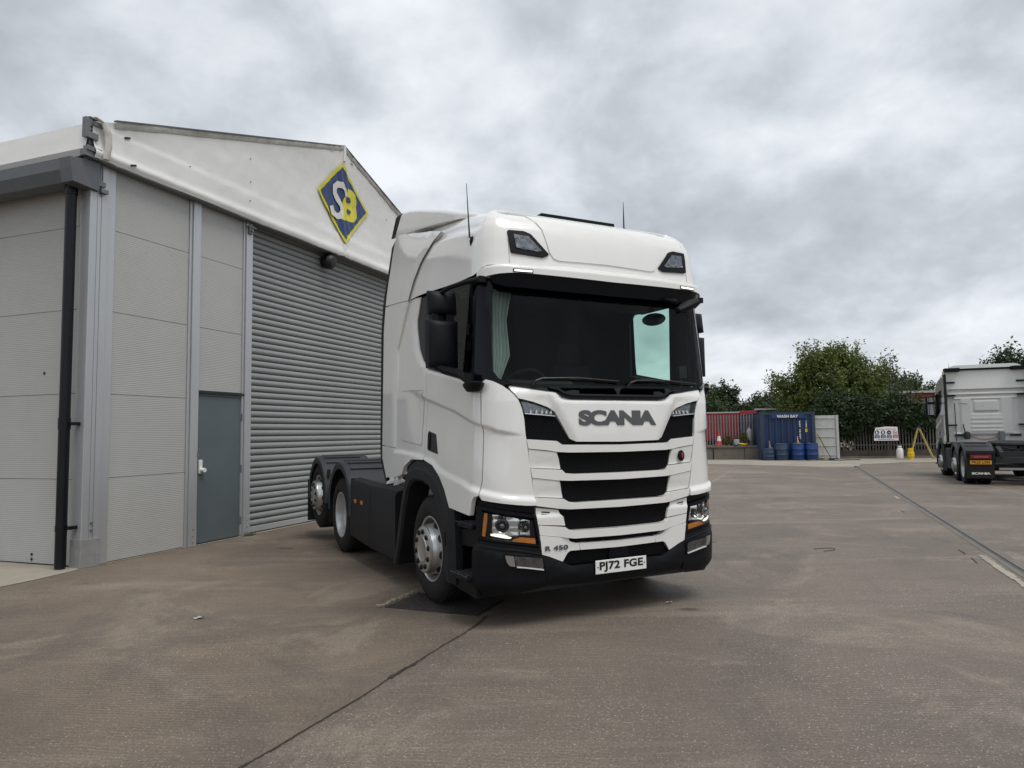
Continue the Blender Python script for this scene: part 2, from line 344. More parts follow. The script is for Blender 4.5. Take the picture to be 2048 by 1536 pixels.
# drainage channel
c0 = Vector((4.43, 5.2)); c1 = Vector((14.2, 29.6)); dch = (c1 - c0).normalized(); nch = Vector((dch.y, -dch.x))
def strip(name, a, bb, o0, o1, z, mat, label):
    p = [a + nch * o0, bb + nch * o0, bb + nch * o1, a + nch * o1]; return sheet(name, [(q.x, q.y) for q in p], z, mat, label)
strip('drain_kerb', c0, c1, -.10, .11, .004, material('drain_bed', (.15, .135, .118), .85, var=.2, vscale=2, dirt=.5, dirtcol=(.08, .07, .06)), 'grey concrete bed of the drainage channel')
strip('drain_slot', c0, c1, -.013, .013, .008, MT['slot'], 'narrow dark slot of the drainage channel')
strip('drain_rim', c0, c1, -.026, -.016, .009, material('rim_steel', (.20, .19, .18), .5, metal=.6, dirt=.4), 'thin steel rim of the drainage channel')
b = MB()
b.add(*offset_strip([(c0 + nch * -.20).to_tuple(), (c0 + dch * 3.7 + nch * -.19).to_tuple()], .02, .05, .004, .0065, 11))
b.add(*offset_strip([(c0 + dch * 11.2 + nch * -.2).to_tuple(), (c0 + dch * 11.9 + nch * -.2).to_tuple()], .02, .05, .01, .0065, 12))
props(b.build('pavement_patch', MT['pale_conc'], smooth=0), 'pale crumbled mortar beside the drainage channel', kind='structure')
b = MB()
for k, (a, bb) in enumerate([((8.97, 16.38), (14.5, 14.6)), ((13.0, 20.2), (11.3, 15.4)), ((5.97, 21.46), (9.32, 30.0))]): b.add(*offset_strip([a, bb], .012, .022, .002, .0045, 20 + k))
props(b.build('pavement_joint', MT['pale_conc'], smooth=0), 'thin pale joints between the yard slabs', kind='structure')
b = MB()
for k in range(11):
    q = c0 + dch * random.uniform(1, 24) + nch * random.choice((random.uniform(-.45, -.2), random.uniform(.22, .9))); L_ = random.uniform(.12, .4)
    e = q + dch * L_ + nch * random.uniform(-.05, .05); b.add(*offset_strip([q.to_tuple(), e.to_tuple()], .004, .012, .004, .0052, 40 + k))
props(b.build('pavement_crack', MT['crackfill'], smooth=0), 'broken dark cracks beside the drainage channel', kind='structure')
# tread-plate access cover under the front wheel
cv = empty('access_cover', (-1.17, 6.49, 0), math.atan2(-.34, .83))
props(cv, 'rusty steel tread plate cover set in the ground under the front wheel', 'access cover')
MT['tread'] = material('tread_steel', (.036, .031, .029), .55, metal=.15, var=.3, vscale=6, dirt=.5, dirtcol=(.06, .05, .04))
MB().box((0, 0, -.05), (.92, .62, .006)).build('plate', MT['tread'], cv, 0)
b = MB()
for i in range(22):
    for j in range(15):
        x, y = .03 + i * .040, .03 + j * .040; a = R(45) if (i + j) % 2 else R(-45)
        b.box((-.015, -.004, 0), (.015, .004, .004), Matrix.Translation((x, y, .006)) @ Matrix.Rotation(a, 4, 'Z'))
props(b.build('tread_bar', material('tread_worn', (.085, .075, .068), .5, metal=.3, var=.25), cv, 0), kind='stuff')
b = MB(); rnd = random.Random(9)
for k in range(60):
    t = rnd.random(); x = -.06 + rnd.gauss(0, .012); y = t * .62; s = rnd.uniform(.006, .022)
    b.box((-s, -s, 0), (s, s, s * .7), Matrix.Translation((x, y, .001)) @ Matrix.Rotation(rnd.random() * 3, 4, 'Z') @ Matrix.Rotation(rnd.uniform(-.3, .3), 4, 'X'))
props(b.build('rubble', MT['chip'], cv, 0), kind='stuff')
# small litter
MT['reefer_w'] = material('dull_white', (.42, .42, .41), .7, var=.15, vscale=20)
def litter(name, label, x, y, s, mat, seed):
    rnd = random.Random(seed); b = MB(); n = 9; vs = [(0, 0, .012)]
    for i in range(n): a = i / n * 6.283; rr = s * rnd.uniform(.35, 1.); vs.append((rr * math.cos(a) * 1.6, rr * math.sin(a), rnd.uniform(.003, .02)))
    b.add(vs, [(0, 1 + i, 1 + (i + 1) % n) for i in range(n)]); o = b.build(name, mat, smooth=0); o.location = (x, y, .003); return props(o, label, 'litter')
litter('paper_scrap', 'small torn white scrap of paper lying on the brown concrete', -2.69, 6.18, .04, MT['reefer_w'], 1)
litter('paper_scrap', 'tiny pale scrap on the concrete just right of the bumper', 1.38, 6.50, .022, MT['reefer_w'], 2)
o = MB().tube([(3.86, 9.28, .006), (4.0, 9.33, .008), (4.11, 9.34, .008), (4.13, 9.27, .008), (4.06, 9.16, .007), (3.92, 9.12, .006)], .004, 6).build('wire_hook', MT['black_plain']); props(o, 'bent black wire lying on the open yard', 'wire')

# ------------------------------------------------------------------ shed (local x along the front, y into the building)
SH = empty('storage_shed', (-5.20, 8.67, 0), 1.2132)
props(SH, 'white canvas gabled shed with ribbed grey walls, roller shutter and grey door', 'shed')
def rib_material():
    m = material('ribbed_panel', (.42, .42, .402), .55, var=.03, vscale=1.2, dirt=.10, dirtcol=(.24, .22, .18)); t = m.node_tree; b = t.nodes['Principled BSDF']
    tc = N(t, 'ShaderNodeTexCoord'); wv = N(t, 'ShaderNodeTexWave'); wv.bands_direction = 'Z'; wv.wave_profile = 'SIN'; wv.inputs['Scale'].default_value = 1 / .0245 * .314 ; t.links.new(tc.outputs['Object'], wv.inputs[0])
    bp = N(t, 'ShaderNodeBump'); bp.inputs['Strength'].default_value = .22; bp.inputs['Distance'].default_value = .006; t.links.new(wv.outputs[1], bp.inputs['Height']); t.links.new(bp.outputs[0], b.inputs['Normal'])
    return m
MT['rib'] = rib_material()
MT['alum'] = material('mill_aluminium', (.47, .48, .49), .40, metal=.45, var=.06, vscale=2, dirt=.10, dirtcol=(.26, .26, .25), stretch=(1, 1, .2))
MT['galv'] = material('galvanised', (.17, .18, .185), .5, metal=.3, var=.14, vscale=8, dirt=.25, dirtcol=(.12, .12, .11))
MT['gutter'] = material('grey_gutter', (.105, .115, .125), .5, var=.1, vscale=3, dirt=.3, dirtcol=(.08, .085, .08))
MT['slat'] = material('shutter_grey', (.262, .275, .272), .48, var=.05, vscale=2, dirt=.10, dirtcol=(.13, .135, .13))
MT['doorgrey'] = material('door_grey', (.098, .122, .132), .5, var=.08, vscale=1.5, dirt=.12, dirtcol=(.16, .17, .17))
def canvas_material():
    m = material('white_canvas', (.74, .735, .71), .55, var=.04, vscale=.9, dirt=.22, dirtcol=(.48, .47, .42), bump=.25, bscale=3.5, stretch=(.6, .6, 1.6)); return m
MT['canvas'] = canvas_material()
MT['canvas_old'] = material('weathered_canvas', (.50, .49, .44), .7, var=.2, vscale=4, dirt=.5, dirtcol=(.22, .21, .17))
PH = 1.0531
MT['shoe'] = material('shoe_aluminium', (.34, .345, .34), .5, metal=.3, var=.12, vscale=5, dirt=.35, dirtcol=(.18, .17, .15))
def boxpart(name, lo, hi, mat, parent=SH, bevel=0, smooth=0): return MB().box(lo, hi).build(name, mat, parent, smooth, bevel)
# front wall panels: column one, and the strip above the door
for k in range(5):
    z0, z1 = k * PH + .012 * (k == 0), min((k + 1) * PH, 5.08)
    boxpart('wall_panel', (.306, .0, z0 + .003), (1.548, .08, z1 - .003), MT['rib'])
for z0, z1 in ((2.23, 3 * PH), (3 * PH, 4 * PH), (4 * PH, 5.08)):
    boxpart('wall_panel', (1.752, .0, z0 + .003), (2.655, .08, z1 - .003), MT['rib'])
# left wall panels, 2.3 m bays
for bay in range(5):
    y0 = .14 + bay * 2.4
    for k in range(5):
        z0, z1 = k * PH + .012 * (k == 0), min((k + 1) * PH, 4.95)
        boxpart('wall_panel', (.0, y0 + .003, z0 + .003), (.08, y0 + 2.397, z1 - .003), MT['rib'])
for y_, z_ in ((.75, 2.38), (.87, .12), (.87, .06)): MB().cyl((-.001, y_, z_), (-.006, y_, z_), .018, n=10).build('rivet_hole', MT['black_plain'], SH)
# right front panels, rear and right walls
for k in range(5): boxpart('wall_panel', (7.83, 0, k * PH + .003), (10.40, .08, min((k + 1) * PH, 5.08) - .003), MT['rib'])
boxpart('rear_wall', (.0, 12.10, 0), (10.48, 12.2, 5.0), MT['rib']); boxpart('side_wall', (10.40, .09, 0), (10.48, 12.09, 5.0), MT['rib'])
# inner backing so joints read dark
boxpart('backing', (.09, .085, 0), (2.72, .10, 5.05), MT['black_plain']); boxpart('backing', (.085, .105, 0), (.10, 12.0, 4.95), MT['black_plain'])
# posts
p = boxpart('corner_post', (-.06, -.04, .0), (.195, .135, 5.0), MT['alum'], bevel=.006)
b = MB().box((.09, -.0425, .32), (.094, -.038, 4.9)).box((.036, -.0425, .32), (.0385, -.038, 4.9)); b.build('groove', MT['galv'], p, 0)
boxpart('base_shoe', (-.066, -.046, 0), (.200, .14, .34), MT['shoe'], p, bevel=.004)
for z in (.44, .53): MB().cyl((.07, -.04, z), (.07, -.062, z), .017, .015, 8).build('bolt', MT['galv'], p)
boxpart('flange', (.198, -.028, .01), (.302, .06, 5.0), MT['alum'])
for a, c in ((1.552, 1.60), (1.60, 1.748), (2.658, 2.70), (2.70, 2.845)):
    boxpart('post', (a, -.02 - .022 * (c - a > .1), .0), (c - .004, .085, 5.04), MT['alum'], bevel=.004)
for x in (1.67, 2.77):
    b = MB().box((x - .072, -.047, 0), (x + .07, -.043, .36 if x < 2 else .30)); o = b.build('shoe_plate', MT['alum'], SH, 0)
    for z in (.06, .14, .24): MB().cyl((x, -.047, z), (x, -.054, z), .008, n=6).build('bolt', MT['galv'], o)
b = MB().box((2.72, -.075, 4.80), (2.80, -.043, 4.92)).box((2.70, -.09, 4.90), (2.86, -.043, 4.93)).cyl((2.76, -.075, 4.85), (2.76, -.11, 4.85), .022, n=8); b.build('bracket', MT['galv'], SH)
# door
boxpart('lintel', (1.69, -.03, 2.19), (2.745, .05, 2.225), MT['black_plain'])
boxpart('door_frame', (1.70, -.012, 0), (1.745, .06, 2.188), MT['doorgrey']); boxpart('door_frame', (2.665, -.006, 0), (2.698, .06, 2.188), MT['doorgrey'])
dr = boxpart('door', (1.749, .004, .02), (2.662, .05, 2.155), MT['doorgrey'], bevel=.003); 
boxpart('door_frame', (1.747, -.006, 2.158), (2.664, .06, 2.188), MT['doorgrey'])
b = MB().box((1.80, -.016, 1.02), (1.87, .004, 1.22)); hk = b.build('lock_plate', MT['white_plain'], dr, bevel=.006)
b = MB().cyl((1.855, -.016, 1.07), (1.855, -.075, 1.07), .035, .032, 14); b.build('handle', MT['white_plain'], dr)
b = MB().box((1.73, -.03, 1.33), (1.80, -.015, 1.39)).box((1.735, -.05, 1.26), (1.775, -.022, 1.325)).tube([(1.74, -.035, 1.32), (1.745, -.035, 1.36), (1.755, -.035, 1.375), (1.765, -.035, 1.36), (1.77, -.035, 1.32)], .005, 6)
b.build('padlock', MT['galv'], dr)
for z in (.25, 1.05, 1.85): MB().cyl((2.666, -.012, z - .06), (2.666, -.012, z + .06), .012, n=8).build('hinge', MT['doorgrey'], dr)
MB().box((1.70, .01, .0), (2.70, .06, .018)).build('threshold', MT['black_plain'], SH, 0)
# roller shutter
su = boxpart('roller_shutter', (2.86, .13, 0), (7.62, .15, 5.0), MT['black_plain'])
prof = [(.000, .085), (.018, .083), (.030, .070), (.036, .050), (.036, .030), (.028, .012), (.010, .003), (0, .0)]
sm = MB(); vs = [(x, .125 - a, z) for x in (2.862, 7.615) for a, z in prof]; npf = len(prof)
sm.add(vs, [(i, i + 1, npf + i + 1, npf + i) for i in range(npf - 1)] + [(npf - 1, 0, npf, 2 * npf - 1)]); sme = sm.mesh('slat', MT['slat'], 50)
for k in range(48):
    o = link('slat', sme, su); o.location = (0, 0, .11 + k * .1035); o.scale = (1, 1, 1.143)
MB().box((2.862, .085, .012), (7.615, .125, .105)).build('bottom_rail', MT['alum'], su, 0, .006)
boxpart('post', (7.62, -.042, 0), (7.82, .085, 5.04), MT['alum'], bevel=.004)
MB().box((-.02, -.10, -.02), (2.9, .30, -.001)).build('foundation', MT['grey_conc'], SH, 0)
# flood lamp hanging below the hem
b = MB().lathe([(0, -.16), (.10, -.15), (.14, -.08), (.15, .02), (.10, .09), (0, .1)], 14, Matrix.Translation((4.92, -.06, 4.84)) @ Matrix.Rotation(R(100), 4, 'X')); b.build('flood_lamp', MT['black_plain'], SH)
# canvas gable
GW = 10.48; AX = GW / 2
def ztop(x): return 5.46 + (7.17 - 5.46) * (1 - abs(x - AX) / (AX + .12))
def canvas_y(x, z):
    t = (z - 5.0); y = -.15
    y -= .030 * math.exp(-((t - .07) / .055) ** 2)                       # rolled hem
    y += .016 * sstep(.40, .46, t)                                      # seam of the lower band
    y += .05 * math.sin(max(0, min(1, (z - 5.1) / max(.2, ztop(x) - 5.1))) * math.pi) * (.5 + .5 * math.cos((x - AX) * .9))
    y -= .018 * math.exp(-((x - AX) / .10) ** 2)                          # over the king post
    fold = math.exp(-abs(x - AX) / .45) + .9 * math.exp(-(x + .1) / .35)
    y += .018 * fold * math.sin(x * 31 + z * 9) * .7 + .014 * noise.noise(Vector((x * .9, z * 1.4, 2))) + .006 * noise.noise(Vector((x * 2.6, z * 2.0, 5))) + .006 * noise.noise(Vector((x * 7, z * 5, 9)))
    return y
b = MB(); nx, nz_ = 190, 26; xs = [-.12 + i / nx * (GW + .24) for i in range(nx + 1)]
for x in xs:
    for j in range(nz_ + 1):
        t = j / nz_; z = 5.0 + (ztop(x) - 5.0) * (t ** 1.25 if True else t); b.v.append(Vector((x, canvas_y(x, z), z)))
b.f = [(i * (nz_ + 1) + j, (i + 1) * (nz_ + 1) + j, (i + 1) * (nz_ + 1) + j + 1, i * (nz_ + 1) + j + 1) for i in range(nx) for j in range(nz_)]
gb = b.build('gable_canvas', MT['canvas'], SH, 60)
b = MB(); b.box((-.12, -.145, 4.985), (10.6, .02, 4.999)); b.build('hem_rail', MT['galv'], SH, 0)
# weathered edge strip and dark keder rail along both slopes
for s in (-1, 1):
    xa, xb = (0.16, AX) if s < 0 else (AX, GW + .1)
    b = MB(); vs = []
    for i in range(61):
        x = xa + (xb - xa) * i / 60; zt = ztop(x)
        for dz, dy in ((-.070, .012), (-.01, -.016), (.012, -.012), (.012, .03)): vs.append((x, canvas_y(x, zt - .02) - .012 + dy - .006, zt + dz))
    b.add(vs, [(4 * i + j, 4 * i + 4 + j, 4 * i + 5 + j, 4 * i + 1 + j) for i in range(60) for j in range(3)]); b.build('edge_strip', MT['canvas_old'], SH, 50)
    vs = [((xa if e == 0 else xb), -.18 + yy, ztop(xa if e == 0 else xb) + zz) for e in (0, 1) for yy, zz in ((0, .012), (.05, .012), (.05, .03), (0, .03))]
    MB().add(vs, [(0, 1, 5, 4), (1, 2, 6, 5), (2, 3, 7, 6), (3, 0, 4, 7), (0, 1, 2, 3), (4, 5, 6, 7)]).build('edge_rail', MT['gutter'], SH, 0)
for za, zb in ((5.02, 5.23), (6.88, 7.2)): MB().tube([(AX, -.165, za), (AX, -.17, (za + zb) / 2), (AX, -.165, zb)], .03, 10).build('lacing_strip', MT['canvas'], SH)
for x, z in ((AX - .38, 6.98), (AX + .30, 6.95), (.36, 5.43), (.42, 5.08)):
    b = MB(); b.box((-.045, -.004, -.012), (.045, .004, .012), Matrix.Translation((x, canvas_y(x, z) - .012, z)) @ Matrix.Rotation(R(-18 if x < AX else 18), 4, 'Y')); b.build('tie_patch', MT['canvas_old'] if x > 1 else MT['black_plain'], SH, 0)
for x, z in ((2.66, 6.0), (2.66, 5.62), (2.63, 5.3), (7.2, 5.7), (1.4, 5.42), (6.9, 6.2)): MB().cyl((x, canvas_y(x, z) - .004, z), (x, canvas_y(x, z) - .014, z), .009, n=8).build('eyelet', MT['gutter'], SH)
# canvas roof and eave valance
b = MB(); rp_ = []
for y in [k * .75 - .10 for k in range(18)]:
    sag = .02 * math.sin(y * 2.6)
    for x, z in ((-.16, 5.03), (-.20, 5.10), (-.17, 5.26), (-.14, 5.44), (-.02, 5.50), (1.6, 6.02), (3.4, 6.6), (AX, 7.185), (AX + 1.84, 6.6), (AX + 3.64, 6.02), (GW + .02, 5.50), (GW + .14, 5.44), (GW + .2, 5.1), (GW + .16, 5.03)):
        b.v.append(Vector((x, y, z + sag * (0 < x < GW))))
b.f = [(i * 14 + j, (i + 1) * 14 + j, (i + 1) * 14 + j + 1, i * 14 + j + 1) for i in range(17) for j in range(13)]
b.build('canvas_roof', MT['canvas'], SH, 25)
b = MB(); b.box((-.10, -.02, 4.96), (-.03, 12.1, 5.03)); b.build('eave_rail', MT['alum'], SH, 0)
# gutter with box end, downpipe
b = MB(); gp = [(-.07, 4.92), (-.36, 4.94), (-.36, 4.80), (-.30, 4.66), (-.09, 4.66), (-.07, 4.70)]
vs = [(x, y, z) for y in (.10, 12.1) for x, z in gp]; b.add(vs, [(i, (i + 1) % 6, 6 + (i + 1) % 6, 6 + i) for i in range(6)] + [(5, 4, 3, 2, 1, 0)])
gu = b.build('gutter', MT['gutter'], SH, 0)
MB().prism([(-.07, 4.98), (-.385, 4.93), (-.37, 4.80), (-.34, 4.64), (.02, 4.62), (.02, 4.98)], -.09, .098, 1).build('end_box', MT['gutter'], gu, 0, .004)
b = MB(); b.cyl((-.17, .15, .02), (-.17, .15, 4.70), .062, n=20).cyl((-.17, .15, 4.55), (-.17, .15, 4.67), .072, n=20).cyl((-.17, .15, 1.66), (-.17, .15, 1.80), .069, n=20).cyl((-.17, .15, .45), (-.17, .15, .52), .067, n=20)
MT['pipe'] = material('black_pipe', (.004, .0052, .0075), .35, var=.2, vscale=6, spec=.3, dirt=.08, dirtcol=(.03, .03, .03))
dp = b.build('downpipe', MT['pipe'], SH)
for z in (1.73, .49): MB().box((-.17, .02, z - .02), (-.055, .06, z + .02)).cyl((-.10, .045, z), (-.055, .045, z), .018, n=8).build('pipe_bracket', MT['pipe'], dp)
# steel eave bracket at the corner
b = MB(); b.box((-.21, -.12, 5.24), (-.12, -.05, 5.49)).box((-.17, -.13, 5.485), (.04, -.03, 5.505)).box((-.22, -.16, 5.22), (-.07, -.10, 5.30)).box((-.16, -.11, 4.98), (-.08, -.06, 5.26)).box((-.22, -.17, 5.06), (-.02, -.09, 5.12)).box((-.24, -.15, 4.99), (-.10, -.06, 5.07)).box((-.12, -.15, 5.40), (.0, -.12, 5.46))
b.build('eave_bracket', MT['galv'], SH, 0, .004)
for z in (5.28, 5.33, 5.38, 5.15): MB().cyl((-.14, -.12, z), (-.14, -.132, z), .012, n=6).build('bolt', MT['black_plain'], SH)
b = MB(); b.box((.02, -.075, 4.70), (.12, -.042, 4.76)).box((.05, -.09, 4.62), (.15, -.05, 4.67)).cyl((.08, -.06, 4.58), (.08, -.06, 4.98), .010, n=6); b.build('bracket', MT['galv'], SH, 0)
# pale welt and loose folds at the canvas corner
b = MB(); pts = [(.02, -.20, 5.01), (.04, -.215, 5.18), (.03, -.215, 5.34), (-.02, -.20, 5.46), (-.10, -.17, 5.50)]
vs = []
for x, y, z in pts: vs += [(x - .045, y + .02, z), (x - .02, y - .012, z), (x + .03, y - .012, z), (x + .05, y + .02, z)]
b.add(vs, [(4 * i + j, 4 * i + 1 + j, 4 * i + 5 + j, 4 * i + 4 + j) for i in range(4) for j in range(3)]); b.build('canvas_welt', MT['canvas_old'], SH, 60)
# diamond sign with the two letters
DC = (5.31, 6.07)
def canvas_plate(poly, off, name, mat, parent, th=.0):
    bm = bmesh.new()
    if isinstance(poly[0][0], tuple):
        vmap = {}
        for q_ in poly: bm.faces.new([vmap.setdefault(p_, None) or vmap.__setitem__(p_, bm.verts.new((p_[0], 0, p_[1]))) or vmap[p_] for p_ in q_])
        poly = [p_ for q_ in poly for p_ in q_]
    else: bm.faces.new([bm.verts.new((x, 0, z)) for x, z in poly])
    bmesh.ops.triangulate(bm, faces=bm.faces)
    lo = min(p[0] for p in poly); hi = max(p[0] for p in poly)
    k = lo
    while k < hi:
        bmesh.ops.bisect_plane(bm, geom=bm.verts[:] + bm.edges[:] + bm.faces[:], plane_co=(k, 0, 0), plane_no=(1, 0, 0)); k += .045
    for k2 in range(30): bmesh.ops.bisect_plane(bm, geom=bm.verts[:] + bm.edges[:] + bm.faces[:], plane_co=(0, 0, 5.2 + k2 * .06), plane_no=(0, 0, 1))
    for v in bm.verts: v.co.y = min(canvas_y(v.co.x, v.co.z), canvas_y(v.co.x, v.co.z)) - off - .022
    me = bpy.data.meshes.new(name); bm.to_mesh(me); bm.free(); me.materials.append(mat); me.polygons.foreach_set('use_smooth', [True] * len(me.polygons))
    return link(name, me, parent)
MT['sign_blue'] = material('sign_blue', (.012, .040, .135), .4, var=.15, vscale=3, dirt=.1, dirtcol=(.06, .09, .2))
MT['sign_yellow'] = material('sign_yellow', (.66, .60, .03), .45, var=.08, vscale=4)
MT['sign_white'] = material('sign_white', (.66, .65, .60), .5, var=.1, vscale=6, dirt=.3, dirtcol=(.4, .38, .3))
D4 = [(5.17, 6.84), (6.18, 6.115), (5.27, 5.255), (4.45, 6.10)]
ctr = Vector((sum(p[0] for p in D4) / 4, sum(p[1] for p in D4) / 4))
sg = canvas_plate(D4, .010, 'diamond_sign', MT['sign_yellow'], SH); 
canvas_plate([tuple(ctr + (Vector(p) - ctr) * .89) for p in D4], .018, 'sign_field', MT['sign_blue'], sg)
def stroke(path, w_):
    L_, R_ = [], []
    for i_, p_ in enumerate(path):
        a_ = Vector(path[max(0, i_ - 1)]); b_ = Vector(path[min(len(path) - 1, i_ + 1)]); d_ = (b_ - a_).normalized(); n_ = Vector((-d_.y, d_.x)) * w_ / 2; L_.append(tuple(Vector(p_) + n_)); R_.append(tuple(Vector(p_) - n_))
    return [(L_[k_], L_[k_ + 1], R_[k_ + 1], R_[k_]) for k_ in range(len(path) - 1)]
S_ = stroke([(5.33, 6.22), (5.29, 6.33), (5.18, 6.39), (5.04, 6.37), (4.95, 6.285), (4.955, 6.17), (5.05, 6.08), (5.16, 5.99), (5.19, 5.88), (5.13, 5.775), (5.01, 5.735), (4.89, 5.775), (4.84, 5.89)], .125)
B_ = [(5.40, 6.40), (5.54, 6.40), (5.67, 6.345), (5.725, 6.245), (5.71, 6.13), (5.66, 6.085), (5.72, 6.01), (5.725, 5.90), (5.66, 5.80), (5.53, 5.755), (5.33, 5.735), (5.15, 5.70), (5.255, 5.78), (5.30, 5.92), (5.28, 6.05), (5.22, 6.125), (5.25, 6.16), (5.375, 6.29)]
canvas_plate(B_, .024, 'letter', MT['sign_yellow'], sg); canvas_plate(S_, .034, 'letter', MT['sign_white'], sg)
for q in ([(5.355, 6.215), (5.45, 6.225), (5.51, 6.18), (5.475, 6.125), (5.36, 6.12)], [(5.34, 5.985), (5.43, 5.985), (5.495, 5.96), (5.465, 5.90), (5.35, 5.895)]): canvas_plate(q, .040, 'letter_counter', MT['sign_blue'], sg)
# tuft of weeds at the post foot
b = MB(); rnd = random.Random(4)
for k in range(60):
    x = 2.78 + rnd.gauss(0, .07); y = -.09 + rnd.gauss(0, .02); hh = rnd.uniform(.02, .07); a = rnd.random() * 6.28; dx, dy = math.cos(a) * .008, math.sin(a) * .008
    b.add([(x - dx, y - dy, 0), (x + dx, y + dy, 0), (x + rnd.gauss(0, .03), y + rnd.gauss(0, .02), hh)], [(0, 1, 2)])
o = b.build('weeds', material('weed_green', (.07, .085, .03), .8), None, 0, fix=False); o.matrix_world = Matrix.Translation((-5.2, 8.67, 0)) @ Matrix.Rotation(1.2132, 4, 'Z'); props(o, 'tuft of weeds by the foot of the shutter post', kind='stuff')

# ------------------------------------------------------------------ tractor unit, local frame: x forward from the front axle, y to its left, z up
XF = [(0.1, 1.22), (.3, 1.262), (.5, 1.278), (.95, 1.30), (1.5, 1.312), (1.8, 1.307), (1.95, 1.285), (2.05, 1.265), (2.9, 1.135)]
HW = [(.1, 1.17), (.35, 1.21), (.5, 1.215), (.95, 1.215), (1.9, 1.205), (2.85, 1.175), (3.05, 1.17)]
def outline(u, x0, hw, xs=.95, bow=.045):
    a = abs(u); s = -1 if u >= 0 else 1; xe = x0 - bow
    if a < .9: return Vector((x0 - bow * (a / .9) ** 2, s * a, 0))
    if a < 1.3:
        t = (a - .9) / .4 * math.pi / 2; return Vector((xs + (xe - xs) * math.cos(t), s * (.9 + (hw - .9) * math.sin(t)), 0))
    return Vector((xs - (a - 1.3), s * hw, 0))
def S(u, z):
    p = outline(u, ipl(XF, z), ipl(HW, z)); p.z = z; return p
def SB(u, z):                                            # brow above the windscreen
    p = outline(u, 1.285 - .25 * max(0, z - 2.90), 1.19, .93); p.z = z; return p
def SE(u, z):                                            # side wind deflector, flush with the roof side at its front edge
    w_ = 1 - sstep(2.35, 3.35, u); i_ = 0
    if z > 2.95: i_ = ipl([(a, c) for c, a in RPROF], (z - 2.99) / (rzt(2.25 - u) - 2.99))
    return Vector((2.25 - u, -(1.205 - i_ * w_ - .06 * (1 - w_) * sstep(2.9, 3.75, z) - .012 * w_), z))
RPROF = [(0, 0), (.012, .22), (.03, .45), (.055, .64), (.10, .80), (.17, .91), (.26, .97), (.36, 1.0)]
def rzt(x): return ipl([(-1., 3.72), (-.3, 3.68), (.45, 3.57), (.95, 3.45), (1.2, 3.42)], x)
def rz0(u): return 2.925 if abs(u) < 1.1 else 2.925 - .07 * sstep(1.1, 1.25, abs(u)) + .065 * sstep(1.3, 2.7, abs(u))
def rbase(u): return outline(u, 1.205, 1.185, .88)
def rin(u):
    e = 1e-3; d = rbase(u + e) - rbase(u - e) if abs(u) > 2e-3 else Vector((0, -1, 0))
    n = Vector((d.y, -d.x, 0)).normalized(); return n if n.dot(rbase(u) - Vector((-.2, 0, 0))) < 0 else -n
RN = 30
def roofp(u, k):
    s_ = k / RN * (len(RPROF) - 1); a = min(int(s_), len(RPROF) - 2); t = s_ - a; i = RPROF[a][0] * (1 - t) + RPROF[a + 1][0] * t; f = RPROF[a][1] * (1 - t) + RPROF[a + 1][1] * t
    b = rbase(u); z0 = rz0(u); z = z0 + f * (rzt(b.x - (.2 if abs(u) < 1.2 else 0)) - z0)
    zg = ipl([(-.6, 3.40), (-.2, 3.405), (.115, 3.385), (.58, 3.325), (.85, 3.27)], b.x); i += .024 * sstep(zg - .012, zg + .016, z) * (1 - sstep(.0, .22, z - zg)) * sstep(1.20, 1.34, abs(u))
    q = b + rin(u) * i; q.z = z; return q
def SR(u, z):                                            # roof front as a height field
    b = rbase(u); z0 = rz0(u); f = max(0, (z - z0) / (rzt(b.x - .2) - z0)); i = ipl([(a, c) for c, a in RPROF], f); q = b + rin(u) * i; q.z = z; return q
